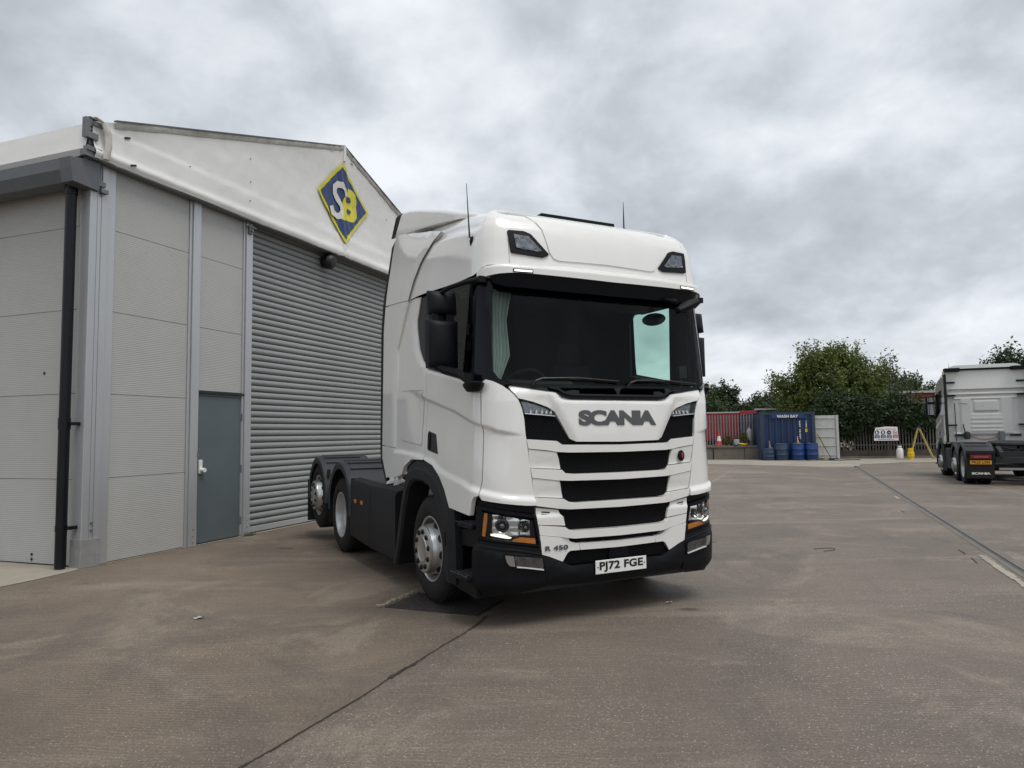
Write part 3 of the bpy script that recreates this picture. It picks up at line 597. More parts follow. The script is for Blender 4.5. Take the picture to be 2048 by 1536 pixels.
def panel(name, poly, mat, parent, surf=S, off=0., th=.02, gu=.07, gz=.10, relief=None, side=1, smooth=30):
    """poly in (u, z) on the cab surface; side 1 near, -1 far, 0 symmetric (half polygon that starts and ends on u=0)"""
    if side == 0: poly = list(poly) + [(-u, z) for u, z in reversed(poly) if abs(u) > 1e-6]
    bm = bmesh.new(); f = bm.faces.new([bm.verts.new((u, z, 0)) for u, z in poly]); bmesh.ops.triangulate(bm, faces=[f])
    us = [p[0] for p in poly]; zs = [p[1] for p in poly]
    for lo, hi, g, ax in ((min(us), max(us), gu, (1, 0, 0)), (min(zs), max(zs), gz, (0, 1, 0))):
        n = int((hi - lo) / g); 
        for k in range(1, n + 1):
            c = lo + (hi - lo) * k / (n + 1); bmesh.ops.bisect_plane(bm, geom=bm.verts[:] + bm.edges[:] + bm.faces[:], plane_co=(c * ax[0], c * ax[1], 0), plane_no=ax, dist=2e-4)
    bmesh.ops.remove_doubles(bm, verts=bm.verts, dist=4e-4); bmesh.ops.dissolve_degenerate(bm, edges=bm.edges, dist=2e-4)
    bmesh.ops.triangulate(bm, faces=[f for f in bm.faces if len(f.verts) > 4])
    be = [e for e in bm.edges if e.is_boundary]
    for e in be: e.smooth = False
    nrm = {}
    for v in bm.verts:
        u, z = v.co.x, v.co.y; e = 2e-3; p = surf(u, z); a = surf(u + e, z) - surf(u - e, z); c = surf(u, z + e) - surf(u, z - e); n = a.cross(c)
        if abs(u) < 2e-3: n = Vector((n.x, 0, n.z)) if n.length > 1e-9 else Vector((1, 0, 0))
        n = n.normalized() if n.length > 1e-9 else Vector((1, 0, 0))
        if n.dot(p - Vector((-.2, 0, p.z))) < 0: n = -n
        o = off + (relief(abs(u), z) if relief else 0); nrm[v] = (p + n * o, n)
    for v, (p, n) in nrm.items(): v.co = p
    bmesh.ops.recalc_face_normals(bm, faces=bm.faces); bm.normal_update()
    if sum(f_.normal.dot(nrm[f_.verts[0]][1]) * f_.calc_area() for f_ in bm.faces) < 0: bmesh.ops.reverse_faces(bm, faces=bm.faces)
    if th:
        r = bmesh.ops.extrude_edge_only(bm, edges=be); nv = [g for g in r['geom'] if isinstance(g, bmesh.types.BMVert)]
        bm.verts.index_update(); pos = {}
        for v, (p, n) in nrm.items(): pos[tuple(round(c, 6) for c in p)] = n
        for v in nv: v.co -= pos.get(tuple(round(c, 6) for c in v.co), Vector((1, 0, 0))) * th
    if side == -1:
        for v in bm.verts: v.co.y = -v.co.y
        bmesh.ops.reverse_faces(bm, faces=bm.faces)
    me = bpy.data.meshes.new(name); bm.to_mesh(me); bm.free(); me.materials.append(mat); me.polygons.foreach_set('use_smooth', [True] * len(me.polygons))
    return link(name, me, parent)
def both(name, poly, mat, parent, **k):
    return [panel(name, poly, mat, parent, side=s, **k) for s in (1, -1)]
SW = [(.90, 1.53), (1.059, 1.563), (1.178, 1.612), (1.677, 1.747), (2.321, 1.876), (2.828, 1.995), (3.2, 2.06)]
LC = [(.80, 1.045), (1.0, 1.065), (1.198, 1.115), (1.464, 1.171), (1.783, 1.215), (1.97, 1.25), (2.14, 1.32), (2.53, 1.37), (3.07, 1.40)]
def side_relief(u, z):
    s = ipl(SW, u); c = ipl(LC, u); fade = sstep(.88, 1.06, u) * (1 - sstep(2.55, 2.9, u))
    r = -.019 * (1 - sstep(s - .016, s, z)) * (1 - sstep(.02, .50, s - z)) * fade if z < s else 0
    r += .024 * (sstep(0, .05, c - z)) if z < c else 0
    return r
def hood_relief(u, z):
    r = -.028 * sstep(1.85, 1.92, z) * sstep(.50, .62, u) - .030 * sstep(1.795, 1.835, z) * (1 - sstep(.50, .62, u))
    e = ipl([(1.47, .47), (1.54, .51), (1.61, .555), (1.75, .64), (1.9, .70)], z)
    r -= .020 * sstep(e - .07, e + .01, u) * (1 - sstep(1.80, 1.90, z)) * (1 - .5 * sstep(.75, .9, u))
    return r
def band_relief(u, z): return .022 * (1 - sstep(.46, .62, u))
def wheel(parent, x, side, kind, z=.49):
    """mesh of the wheel itself is the rim; tyre, hub cover and nuts are its pieces"""
    Mx = Matrix.Translation((x, side * 1.2, z)) @ Matrix.Rotation(R(90) * (-side), 4, 'X')          # local +Z points outwards
    b = MB()
    if kind == 'steer': prof = [(.276, -.20), (.270, -.05), (.283, -.012), (.297, -.004), (.300, .004), (.292, .006), (.280, -.002), (.268, -.03), (.262, -.07), (.252, -.062), (.240, -.03), (.228, .015), (.218, .05), (.213, .062), (.213, .070), (.205, .074), (.205, .080), (.198, .083), (.118, .084), (.112, .090), (.104, .086), (0, .086)]
    else: prof = [(.276, -.20), (.270, -.05), (.283, -.012), (.297, -.004), (.300, .004), (.292, .006), (.280, -.002), (.270, -.03), (.262, -.09), (.255, -.125), (.235, -.150), (.20, -.160), (.145, -.158), (.138, -.10), (.125, -.075), (.06, -.068), (0, -.068)]
    wme = key_mesh('wheel_' + kind, lambda: MB().lathe(prof, 48).mesh('wheel', MT['alu'] if kind == 'steer' else MT['steelrim'], 28))
    wo = link('wheel', wme, parent); wo.matrix_local = Mx
    tp = [(.275, -.02), (.300, -.004), (.315, .010), (.345, .020), (.385, .022), (.425, .016), (.452, .004), (.470, -.012), (.482, -.030), (.489, -.045)]
    g = [-.045, -.085, -.087, -.099, -.101, -.150, -.152, -.164, -.166, -.215, -.217, -.229, -.231, -.262]
    for i, y in enumerate(g[1:]): tp.append((.490 if (i + 1) % 4 in (0, 1) else .477, y))
    tp += [(.484, -.280), (.46, -.305), (.40, -.325), (.33, -.32), (.28, -.29)]
    def mk():
        b = MB().lathe(tp, 64)
        for k in range(64):
            a0 = 2 * math.pi * k / 64
            b.box((.470, -.006, -.048), (.489, .006, -.015), Matrix.Rotation(a0, 4, 'Z'))
        return b.mesh('tyre', MT['rubber'], 30)
    to = link('tyre', key_mesh('tyre', mk), wo)
    if kind == 'drive':
        t2 = link('tyre', key_mesh('tyre', mk), wo); t2.location = (0, 0, -.345)
    rn, zn = (.163, .083) if kind == 'steer' else (.168, -.158)
    nm = key_mesh('nut' + kind, lambda: MB().lathe([(.024, 0), (.023, .010), (.017, .017), (0, .018)], 8).mesh('wheel_nut', MT['gloss_black'] if kind == 'steer' else MT['steelrim'], 40))
    for k in range(10):
        a = 2 * math.pi * (k + .3) / 10; o = link('wheel_nut', nm, wo); o.location = (rn * math.cos(a), rn * math.sin(a), zn)
    if kind == 'steer':
        def vh():
            pv = [(.040 * math.cos(t), .027 * math.sin(t)) for t in [k * .6283 for k in range(10)]]
            return MB().add([(p, q, .002) for p, q in pv], [tuple(range(10))]).mesh('vent_hole', MT['black_plain'], 0)
        vm = key_mesh('venthole', vh)
        for k in range(10):
            a = 2 * math.pi * (k + .8) / 10; o = link('vent_hole', vm, wo)
            o.matrix_local = Matrix.Rotation(a, 4, 'Z') @ Matrix.Translation((.237, 0, -.016)) @ Matrix.Rotation(R(73), 4, 'Y') @ Matrix.Rotation(R(90), 4, 'Z')
    return wo
_KM = {}
def key_mesh(k, fn):
    if k not in _KM: _KM[k] = fn()
    return _KM[k]
def side_mb(build):
    """run a mesh-builder for both sides: build(mb, s) with s=-1 near, 1 far"""
    for s in (-1, 1): build(s)

TX = (.29356, 7.20966); TD = (.46224, -.88675)
T1 = empty('tractor_unit', (TX[0], TX[1], 0), math.atan2(TD[1], TD[0]))
props(T1, 'white highline tractor unit with grey badge parked beside the shed', 'truck', 'parked white tractor units')

def build_cab(T):
    W = MT['paint']; K = MT['plastic']; G = MT['gloss_black']
    # ---- lower front
    corner = [(1.185, 1.955), (1.145, 1.979), (1.091, 1.962), (1.028, 1.924), (.985, 1.886), (.952, 1.848), (.929, 1.812), (.913, 1.773), (.901, 1.732), (.885, 1.653), (.876, 1.528), (.870, 1.493), (.850, 1.349), (.822, 1.150), (.793, .968), (.888, .972), (1.031, .994), (1.169, 1.018), (1.187, 1.045), (1.187, 1.114), (1.176, 1.169), (1.176, 1.542), (1.186, 1.612)]
    both('corner_panel', corner, W, T, gu=.03, gz=.011, relief=side_relief, th=.03)
    hood = [(0, 1.834), (.458, 1.836), (.542, 1.857), (.591, 1.887), (.955, 1.941), (.985, 1.918), (.960, 1.872), (.925, 1.822), (.80, 1.795), (.671, 1.753), (.61, 1.715), (.547, 1.613), (.502, 1.538), (.475, 1.493), (.424, 1.469), (0, 1.462)]
    panel('front_hatch', hood, W, T, side=0, gu=.03, gz=.025, relief=hood_relief, off=.012, th=.05)
    # dark void behind the whole front
    panel('grille_backing', [(0, .34), (.78, .34), (.80, .96), (.86, 1.4), (.90, 1.80), (.93, 1.88), (0, 1.84)], MT['mesh_black'], T, side=0, off=-.075, th=.0)
    # meshes
    meshes = [('grille_mesh', [(0, 1.47), (.60, 1.47), (.88, 1.49), (.885, 1.69), (.60, 1.67), (.5, 1.5), (0, 1.475)]), ]
    both('grille_mesh', [(.42, 1.44), (.866, 1.48), (.888, 1.69), (.60, 1.67), (.50, 1.52)], MT['grille'], T, off=-.02, th=.0)
    for zt, zb, ut, ub in ((1.383, 1.212, .592, .53), (1.150, .982, .570, .51), (.918, .752, .582, .50), (.690, .642, .49, .43)):
        panel('grille_mesh', [(0, zb), (ub, zb + .004), (ub + .025, zb + .03), (ut, zt), (0, zt)], MT['grille'], T, side=0, off=-.025, th=.0)
    panel('grille_mesh', [(0, .47), (.50, .47), (.56, .50), (.49, .585), (0, .585)], MT['grille'], T, side=0, off=-.02, th=.0)
    # bars
    for nm, top, bot in (('grille_bar', [(0, 1.437), (.555, 1.446), (.60, 1.476), (.866, 1.495)], [(.852, 1.420), (.685, 1.402), (.60, 1.388), (.50, 1.382), (0, 1.376)]),
                         ('grille_bar', [(0, 1.204), (.458, 1.207), (.531, 1.215), (.559, 1.243), (.832, 1.262)], [(.820, 1.187), (.60, 1.158), (.50, 1.153), (0, 1.146)]),
                         ('grille_bar', [(0, .974), (.44, .974), (.504, .983), (.546, 1.008), (.797, 1.029)], [(.787, .962), (.59, .930), (.50, .923), (0, .916)]),
                         ('grille_bar', [(0, .743), (.448, .749), (.504, .759), (.530, .780), (.765, .805)], [(.753, .729), (.50, .691), (.45, .684), (0, .678)])):
        panel(nm, top + bot, W, T, side=0, gu=.04, gz=.02, relief=band_relief, th=.07)
    both('grille_side', [(.851, 1.416), (.600, 1.385), (.576, 1.321), (.560, 1.248), (.833, 1.266)], W, T, off=-.006, th=.06, relief=lambda u, z: -.012 * (1 - sstep(1.29, 1.36, z)))
    both('grille_side', [(.818, 1.183), (.574, 1.152), (.556, 1.073), (.542, 1.012), (.799, 1.033)], W, T, off=-.006, th=.06, relief=lambda u, z: -.012 * (1 - sstep(1.06, 1.12, z)))
    both('grille_side', [(.784, .945), (.582, .918), (.569, .886), (.541, .862), (.524, .790), (.768, .810), (.780, .877)], W, T, off=-.004, th=.06, gz=.02, relief=lambda u, z: -.014 * sstep(.865, .90, z))
    for s in (1, -1):
        for k in (0, 1): panel('vent_slot', [(.66, .906 - k * .020), (.735, .915 - k * .020), (.735, .905 - k * .020), (.66, .896 - k * .020)], MT['black_plain'], T, side=s, off=-.004 - .0095, th=0, gz=.5)
    low = [(.752, .726), (.50, .688), (.484, .660), (.430, .644), (.398, .641), (.388, .584), (.478, .584), (.507, .568), (.548, .502), (.671, .553), (.733, .573)]
    both('lower_panel', low, W, T, off=.004, th=.05)
    panel('lower_bar', [(0, .634), (.394, .640), (.384, .584), (0, .578)], W, T, side=0, off=.004, th=.05)
    panel('radar_cover', [(0, .575), (.095, .577), (.105, .475), (0, .472)], MT['gloss_black'], T, side=0, off=-.004, th=.03)
    # upper lamps
    lamp = [(.905, 1.800), (.859, 1.792), (.768, 1.770), (.680, 1.740), (.634, 1.708), (.612, 1.682), (.747, 1.694), (.880, 1.703)]
    for s in (1, -1):
        q = panel('upper_lamp', lamp, MT['lamp_dark'], T, side=s, off=-.035, th=0., gu=.03, gz=.03)
        c = panel('lens', lamp, MT['lens'], q, side=s, off=.000, th=.01)
        for u0 in (.63, .67, .71, .76, .81): panel('reflector', [(u0, 1.700), (u0 + .022, 1.700), (u0 + .004, 1.732)], MT['white_plain'], q, side=s, off=-.018, th=.015, gz=.5)
        panel('lamp_trim', [(.612, 1.682), (.747, 1.694), (.880, 1.703), (.880, 1.697), (.747, 1.687), (.612, 1.676)], MT['chrome'], q, side=s, off=.004, th=.02)
        panel('bezel', [(.915, 1.808), (.935, 1.815), (.905, 1.74), (.892, 1.66), (.872, 1.66), (.88, 1.703), (.905, 1.80)], MT['plastic'], q, side=s, off=-.01, th=.02)
    # headlights
    hl = [(1.207, .965), (1.02, .928), (.80, .880), (.776, .835), (.752, .632), (.979, .678), (1.207, .714)]
    for s in (1, -1):
        h = panel('headlight', fillet(hl, .02), MT['plastic'], T, side=s, off=-.075, th=.04)
        for a, c in (([(1.217, .975), (.795, .89), (.80, .866), (1.205, .945)], 0), ([(.80, .885), (.740, .630), (.762, .640), (.805, .850)], 0), ([(.740, .632), (.98, .676), (1.217, .708), (1.205, .728), (.98, .694), (.758, .652)], 0), ([(1.217, .975), (1.235, .97), (1.235, .71), (1.213, .708), (1.188, .73), (1.18, .93)], 0)):
            panel('bezel', a, MT['plastic'], h, side=s, off=.004, th=.085)
        panel('reflector_pan', [(1.136, .907), (.827, .842), (.823, .725), (.917, .725), (.964, .704), (1.005, .700), (1.157, .731)], MT['chrome'], h, side=s, off=-.030, th=0, gu=.02, gz=.02, relief=lambda u, z: -.020 * abs(math.sin(u * 34)) - .012 * abs(math.sin(z * 60)))
        for (u, z, r) in ((1.04, .815, .058), (.875, .795, .042)):
            p = S(u, z); n = (S(u + .002, z) - S(u - .002, z)).cross(S(u, z + .002) - S(u, z - .002)).normalized()
            if n.x < 0: n = -n
            b = MB().lathe([(r, .0), (r * .95, .012), (r * .8, .004), (r * .5, -.012), (0, -.02)], 18, Matrix.Translation(p + n * -.022) @ n.to_track_quat('Z', 'Y').to_matrix().to_4x4()).lathe([(0, .022), (r * .3, .018), (r * .4, .0)], 14, Matrix.Translation(p + n * -.024) @ n.to_track_quat('Z', 'Y').to_matrix().to_4x4())
            if s < 0:
                for v in b.v: v.y = -v.y
            b.build('lamp_bowl', MT['mirrorglass'], h)
        panel('running_light', [(1.118, .738), (1.120, .752), (1.03, .742), (.975, .724), (.985, .714), (1.02, .718)], MT['drl'], h, side=s, off=-.008, th=.01)
        panel('indicator', [(1.166, .915), (1.143, .912), (1.160, .728), (1.188, .733)], MT['amber'], h, side=s, off=-.006, th=.01)
        panel('indicator', [(.917, .720), (.793, .704), (.787, .660), (.975, .692), (.960, .706)], MT['amber'], h, side=s, off=-.006, th=.01)
        panel('lens', [(1.192, .925), (.815, .848), (.783, .655), (.979, .690), (1.195, .726)], MT['lens'], h, side=s, off=.001, th=0)
        panel('headlight_surround', [(1.24, 1.010), (1.031, .985), (.80, .955), (.795, .90), (1.02, .938), (1.24, .975)], MT['plastic'], T, side=s, off=-.020, th=.05)
    # bumper
    for s in (1, -1):
        bc = panel('bumper_corner', [(1.235, .705), (.979, .668), (.748, .624), (.735, .574), (.716, .45), (.700, .320), (.80, .295), (1.0, .262), (1.20, .245), (1.275, .262), (1.272, .36), (1.262, .45), (1.258, .60)], K, T, side=s, gu=.05, gz=.04, off=.004, th=.06, relief=lambda u, z: .020 * sstep(.0, .035, ipl([(.7, .573), (.98, .626), (1.2, .660), (1.4, .66)], u) - z) - .05 * sstep(.36, .25, z))
        panel('seam_ridge', [(1.20, .668), (.979, .634), (.745, .584), (.745, .577), (.979, .626), (1.20, .660)], MT['plastic2'], bc, side=s, off=.022, th=.03)
        fg = panel('fog_lamp', fillet([(.963, .582), (.745, .553), (.735, .458), (.952, .498)], .008), MT['lamp_dark'], T, side=s, off=.042, th=.004, gu=.012, gz=.03, relief=lambda u, z: -.010 * abs(math.sin(u * 95 + z * 30)))
        panel('lens', [(.963, .582), (.745, .553), (.735, .458), (.952, .498)], MT['lens'], fg, side=s, off=.047, th=0)
        panel('lamp_trim', [(.950, .506), (.738, .468), (.736, .458), (.952, .498)], MT['white_plain'], fg, side=s, off=.048, th=.01)
        panel('trim_piece', fillet([(1.020, .592), (.968, .585), (.958, .502), (.993, .511), (1.010, .542)], .008), MT['galvtrim'], bc, side=s, off=.036, th=.01)
        panel('bezel', [(1.03, .602), (.735, .560), (.725, .445), (.96, .488), (1.0, .498), (1.02, .54)], K, bc, side=s, off=.030, th=.02)
    panel('bumper_centre', [(0, .460), (.466, .460), (.553, .497), (.73, .572), (.712, .45), (.697, .322), (.40, .306), (0, .300)], K, T, side=0, off=.008, th=.09, relief=lambda u, z: .018 * sstep(.0, .04, ipl([(.40, .455), (.55, .493), (.73, .568)], u) - z) - .04 * sstep(.37, .29, z))
    # number plate
    pm = MB().box((1.302, -.26, .376), (1.310, .26, .487)); p = pm.build('number_plate', MT['plate_white'], T, 0, .003)
    return p

def grille_material():
    m = material('grille_mesh', (.010, .011, .013), .6, var=.1, spec=.12); t = m.node_tree; b = t.nodes['Principled BSDF']
    tc = N(t, 'ShaderNodeTexCoord'); mp = N(t, 'ShaderNodeMapping'); mp.inputs['Scale'].default_value = (30, 30, 58); mp.inputs['Rotation'].default_value = (0, 0, 0); t.links.new(tc.outputs['Object'], mp.inputs[0])
    sx_ = N(t, 'ShaderNodeSeparateXYZ'); t.links.new(mp.outputs[0], sx_.inputs[0]); cb = N(t, 'ShaderNodeCombineXYZ'); t.links.new(sx_.outputs[1], cb.inputs[0]); t.links.new(sx_.outputs[2], cb.inputs[1])
    br = N(t, 'ShaderNodeTexBrick'); br.inputs['Scale'].default_value = 1.; br.inputs['Mortar Size'].default_value = .10; br.inputs['Brick Width'].default_value = 1.2; br.inputs['Row Height'].default_value = .9; br.inputs['Mortar Smooth'].default_value = .4
    t.links.new(cb.outputs[0], br.inputs['Vector'])
    mixn = N(t, 'ShaderNodeMix', data_type='RGBA'); t.links.new(br.outputs['Fac'], mixn.inputs[0]); mixn.inputs[6].default_value = (.0012, .0014, .002, 1); mixn.inputs[7].default_value = (.009, .0095, .012, 1)
    t.links.new(mixn.outputs[2], b.inputs['Base Color'])
    bp = N(t, 'ShaderNodeBump'); bp.inputs['Strength'].default_value = .9; bp.inputs['Distance'].default_value = .012; t.links.new(br.outputs['Fac'], bp.inputs['Height']); t.links.new(bp.outputs[0], b.inputs['Normal'])
    return m
MT['grille'] = grille_material()
MT['galvtrim'] = material('satin_trim', (.30, .28, .26), .35, metal=.5, var=.08)
plate1 = build_cab(T1)

def on_surface(me, name, u0, z0, parent, surf=S, off=.003, relief=None):
    """lay a flat text mesh (x right as seen from the front, y up) on the cab surface"""
    for v in me.vertices:
        u = u0 - v.co.x; z = z0 + v.co.y; p = surf(u, z); o = off + v.co.z + (relief(abs(u), z) if relief else 0)
        v.co = p + Vector((o, 0, 0))
    return link(name, me, parent)

def build_cab_upper(T):
    W = MT['paint']; K = MT['plastic']; G = MT['gloss_black']
    def roof_mesh():
        b = MB(); us = sorted(set([round(-3.25 + k * .1, 3) for k in range(66)] + [round(x * s, 3) for s in (-1, 1) for x in (.9, .94, .98, 1.02, 1.06, 1.1, 1.14, 1.18, 1.22, 1.26, 1.3, 1.35)])); nk = RN + 1
        for u in us: b.v += [roofp(u, k) for k in range(nk)]
        b.f = [(i * nk + k, (i + 1) * nk + k, (i + 1) * nk + k + 1, i * nk + k + 1) for i in range(len(us) - 1) for k in range(nk - 1)]
        h = len(us) // 2
        for i in range(h):
            a, c = i, len(us) - 1 - i
            if c - a < 2: break
            b.f.append((a * nk + nk - 1, (a + 1) * nk + nk - 1, (c - 1) * nk + nk - 1, c * nk + nk - 1))
        b.f.append(tuple([k for k in range(nk)] + [(len(us) - 1) * nk + k for k in range(nk - 1, -1, -1)]))
        return b.mesh('roof', W, 40)
    rf = link('roof', roof_mesh(), T)
    # front centre pressing, seams
    ctr = [(0, 3.005), (.485, 2.995), (.535, 3.01), (.570, 3.06), (.617, 3.26), (.655, 3.32), (.70, 3.37), (.72, 3.395), (0, 3.41)]
    panel('roof_front_panel', ctr, W, rf, surf=SR, side=0, off=.010, th=.03, gz=.05)
    for s in (1, -1):
        panel('seam', [(.935, 2.94), (.938, 3.2), (.952, 3.32), (.965, 3.38), (.968, 3.38), (.955, 3.32), (.942, 3.2), (.939, 2.94)], MT['galvtrim'], rf, surf=SR, side=s, off=.001, th=0)
        bz = [(.943, 3.222), (.80, 3.226), (.735, 3.205), (.700, 3.165), (.578, 3.035), (.640, 3.008), (.925, 3.028)]
        l = panel('roof_lamp', fillet(bz, .015), K, T, surf=SR, side=s, off=.016, th=.03)
        ln = [(.895, 3.185), (.770, 3.180), (.735, 3.150), (.650, 3.062), (.680, 3.052), (.880, 3.070)]
        panel('reflector', ln, MT['lamp_dark'], l, surf=SR, side=s, off=.0185, th=0, gu=.03, gz=.03, relief=lambda u, z: -.0 + .004 * math.sin(u * 60) * math.sin(z * 70))
        panel('lens', ln, MT['lens'], l, surf=SR, side=s, off=.028, th=.008)
    # brow with marker lights, tinted visor
    br = panel('brow', [(0, 2.836), (.88, 2.848), (1.05, 2.835), (1.17, 2.818), (1.225, 2.830), (1.225, 2.868), (1.15, 2.905), (1.0, 2.925), (.88, 2.93), (.62, 2.945), (.50, 2.955), (0, 2.955)], W, T, surf=SB, side=0, gu=.05, gz=.015, th=.16, relief=lambda u, z: -.055 * sstep(2.895, 2.955, z))
    for s in (1, -1):
        q = panel('marker_light', [(.945, 2.876), (.775, 2.879), (.775, 2.850), (.945, 2.848)], MT['black_plain'], T, surf=SB, side=s, off=.004, th=.01)
        panel('lens', [(.935, 2.868), (.785, 2.871), (.785, 2.857), (.935, 2.856)], MT['marker'], q, surf=SB, side=s, off=.007, th=.004)
    panel('sun_visor', [(0, 2.835), (.9, 2.846), (1.12, 2.822), (1.10, 2.765), (1.0, 2.735), (.6, 2.725), (0, 2.72)], MT['gloss_black'], T, surf=SB, side=0, off=-.012, th=.004, gz=.03, relief=lambda u, z: -.022 * (2.84 - z) / .1)
    panel('header', [(0, 2.90), (1.10, 2.90), (1.10, 2.72), (.80, 2.69), (0, 2.68)], MT['gloss_black'], T, side=0, off=-.012, th=.0)
    # windscreen, its black border, pillars
    ws = [(0, 1.90), (.60, 1.92), (.98, 1.955), (1.055, 2.0), (1.088, 2.06), (1.085, 2.40), (1.062, 2.70), (1.04, 2.80), (0, 2.80)]
    wsp = panel('windscreen', ws, MT['windscreen'], T, side=0, off=-.004, th=.0)
    for s in (1, -1):
        panel('pillar', [(1.09, 2.05), (1.05, 1.985), (.96, 1.94), (1.03, 1.925), (1.09, 1.963), (1.145, 1.980), (1.20, 1.955), (1.26, 1.965), (1.245, 2.4), (1.215, 2.86), (1.03, 2.88), (1.04, 2.80), (1.066, 2.70), (1.089, 2.40)], MT['gloss_black'], T, side=s, off=.0, th=.03)
        # side window with frame
        win = [(1.262, 1.965), (1.708, 2.053), (2.25, 2.158), (2.395, 2.199), (2.507, 2.262), (2.613, 2.379), (2.69, 2.58), (2.70, 2.68), (2.60, 2.905), (1.218, 2.862)]
        wg = panel('side_window', [(1.30, 1.99), (1.708, 2.053), (2.19, 2.147), (2.20, 2.30), (2.20, 2.78), (2.16, 2.84), (1.28, 2.80)], MT['sideglass'], T, side=s, off=-.030, th=0)
        panel('quarter_panel', [(2.19, 2.147), (2.25, 2.158), (2.395, 2.199), (2.507, 2.262), (2.613, 2.379), (2.69, 2.58), (2.70, 2.68), (2.60, 2.905), (1.218, 2.862), (1.28, 2.80), (2.16, 2.84), (2.20, 2.78), (2.20, 2.30)], MT['gloss_black'], wg, side=s, off=-.028, th=0)
        panel('window_frame', [(1.26, 1.97), (1.52, 2.02), (1.52, 2.05), (1.315, 2.03), (1.30, 2.4), (1.275, 2.80), (1.40, 2.815), (1.40, 2.87), (1.218, 2.862)], MT['plastic'], wg, side=s, off=-.016, th=.02)
        pass
        panel('window_seal', [(1.26, 1.962), (1.708, 2.051), (2.34, 2.172), (2.34, 2.190), (1.708, 2.066), (1.26, 1.978)], MT['plastic'], wg, side=s, off=-.004, th=.02)
        # door and body side
        door = [(1.196, 1.953), (1.25, 1.957), (1.708, 2.049), (2.336, 2.172), (2.340, 2.10), (2.346, 1.715), (2.356, 1.40), (2.356, 1.31), (2.111, 1.262), (1.935, 1.165), (1.82, 1.062), (1.707, .915), (1.285, .885), (1.255, 1.011), (1.235, 1.040), (1.197, 1.050), (1.197, 1.114), (1.186, 1.169), (1.186, 1.542), (1.196, 1.612)]
        d = panel('door', door, W, T, side=s, gu=.035, gz=.011, relief=lambda u, z: side_relief(u, z) - .020 * sstep(.03, .0, ipl([(1.2, 1.95), (1.708, 2.049), (2.34, 2.172)], u) - z), th=.04)
        panel('handle_recess', fillet([(2.290, 1.578), (2.095, 1.545), (2.030, 1.362), (2.290, 1.398)], .015), MT['black_plain'], d, side=s, off=.002, th=.004, relief=side_relief)
        panel('handle', fillet([(2.275, 1.560), (2.225, 1.552), (2.222, 1.40), (2.272, 1.408)], .015), MT['plastic'], d, side=s, off=.012, th=.02, relief=side_relief)
        bs_ = [(2.347, 2.174), (2.40, 2.203), (2.507, 2.266), (2.613, 2.383), (2.692, 2.60), (2.698, 2.68), (2.602, 2.908), (3.24, 2.935), (3.24, 1.10), (2.97, 1.14), (2.895, 1.227), (2.692, 1.302), (2.366, 1.305), (2.366, 1.40), (2.356, 1.715), (2.350, 2.10)]
        sp_ = panel('side_panel', bs_, W, T, side=s, gu=.05, gz=.014, th=.04, relief=lambda u, z: side_relief(u, z) - .018 * (1 - sstep(.0, .10, math.hypot(max(0, u - 2.35), 0) if z < 2.2 else abs(u - ipl([(2.17, 2.35), (2.26, 2.5), (2.38, 2.613), (2.6, 2.69), (2.68, 2.70), (2.9, 2.60)], z)))) * sstep(2.1, 2.2, z))
        panel('flap', fillet([(3.075, 1.990), (2.436, 1.966), (2.450, 1.440), (3.070, 1.494)], .03), W, sp_, side=s, off=.004, th=.012, gz=.03, relief=side_relief)
        panel('flap_gap', fillet([(3.081, 1.996), (2.430, 1.972), (2.444, 1.434), (3.076, 1.488)], .03), MT['galvtrim'], sp_, side=s, off=.001, th=.0, gz=.03, relief=side_relief)
        # side deflector: upper, middle, lower piece with rubber edge
        ds = [('deflector', [(2.865, 2.918), (2.75, 3.08), (2.58, 3.25), (2.38, 3.37), (2.18, 3.47), (2.55, 3.56), (3.32, 3.72), (3.41, 3.67), (3.46, 3.55), (3.565, 2.972)]),
              ('deflector', [(2.865, 2.908), (3.565, 2.960), (3.63, 2.70), (3.69, 1.435), (3.172, 1.408), (3.180, 1.92), (3.20, 2.447)]),
              ('deflector', [(3.170, 1.398), (3.69, 1.425), (3.69, 1.30), (3.55, 1.08), (2.90, 1.150), (2.965, 1.19), (3.125, 1.33)])]
        for nm, q in ds: panel(nm, q, W, T, surf=SE, side=s, off=.012, th=.045, gu=.1, relief=lambda u, z: -.014 * sstep(.10, 0, u - ipl([(1.1, 2.95), (1.4, 3.17), (2.45, 3.20), (2.91, 2.87), (3.08, 2.75), (3.25, 2.58), (3.37, 2.38), (3.5, 2.1)], z)))
        panel('deflector_seam', [(2.865, 2.912), (2.75, 3.08), (2.58, 3.25), (2.38, 3.37), (2.18, 3.47), (2.165, 3.455), (2.365, 3.355), (2.565, 3.235), (2.735, 3.07), (2.852, 2.905)], MT['black_plain'], T, surf=SE, side=s, off=-.002, th=0, gu=.05, gz=.05)
        panel('edge_rubber', [(3.415, 3.69), (3.54, 3.63), (3.69, 2.98), (3.75, 2.70), (3.79, 1.40), (3.775, 1.26), (3.60, 1.04), (3.54, 1.06), (3.695, 1.30), (3.695, 1.44), (3.635, 2.70), (3.57, 2.97), (3.465, 3.55)], MT['rubber'], T, surf=SE, side=s, off=.004, th=.03)
    # scuttle under the windscreen and wipers
    sc_ = panel('scuttle', [(0, 1.815), (.45, 1.818), (.54, 1.838), (.595, 1.872), (.96, 1.925), (1.02, 1.93), (.97, 1.952), (.60, 1.945), (0, 1.94)], MT['plastic'], T, side=0, off=-.01, th=.03, gz=.03, relief=lambda u, z: .020 * sstep(1.93, 1.86, z))
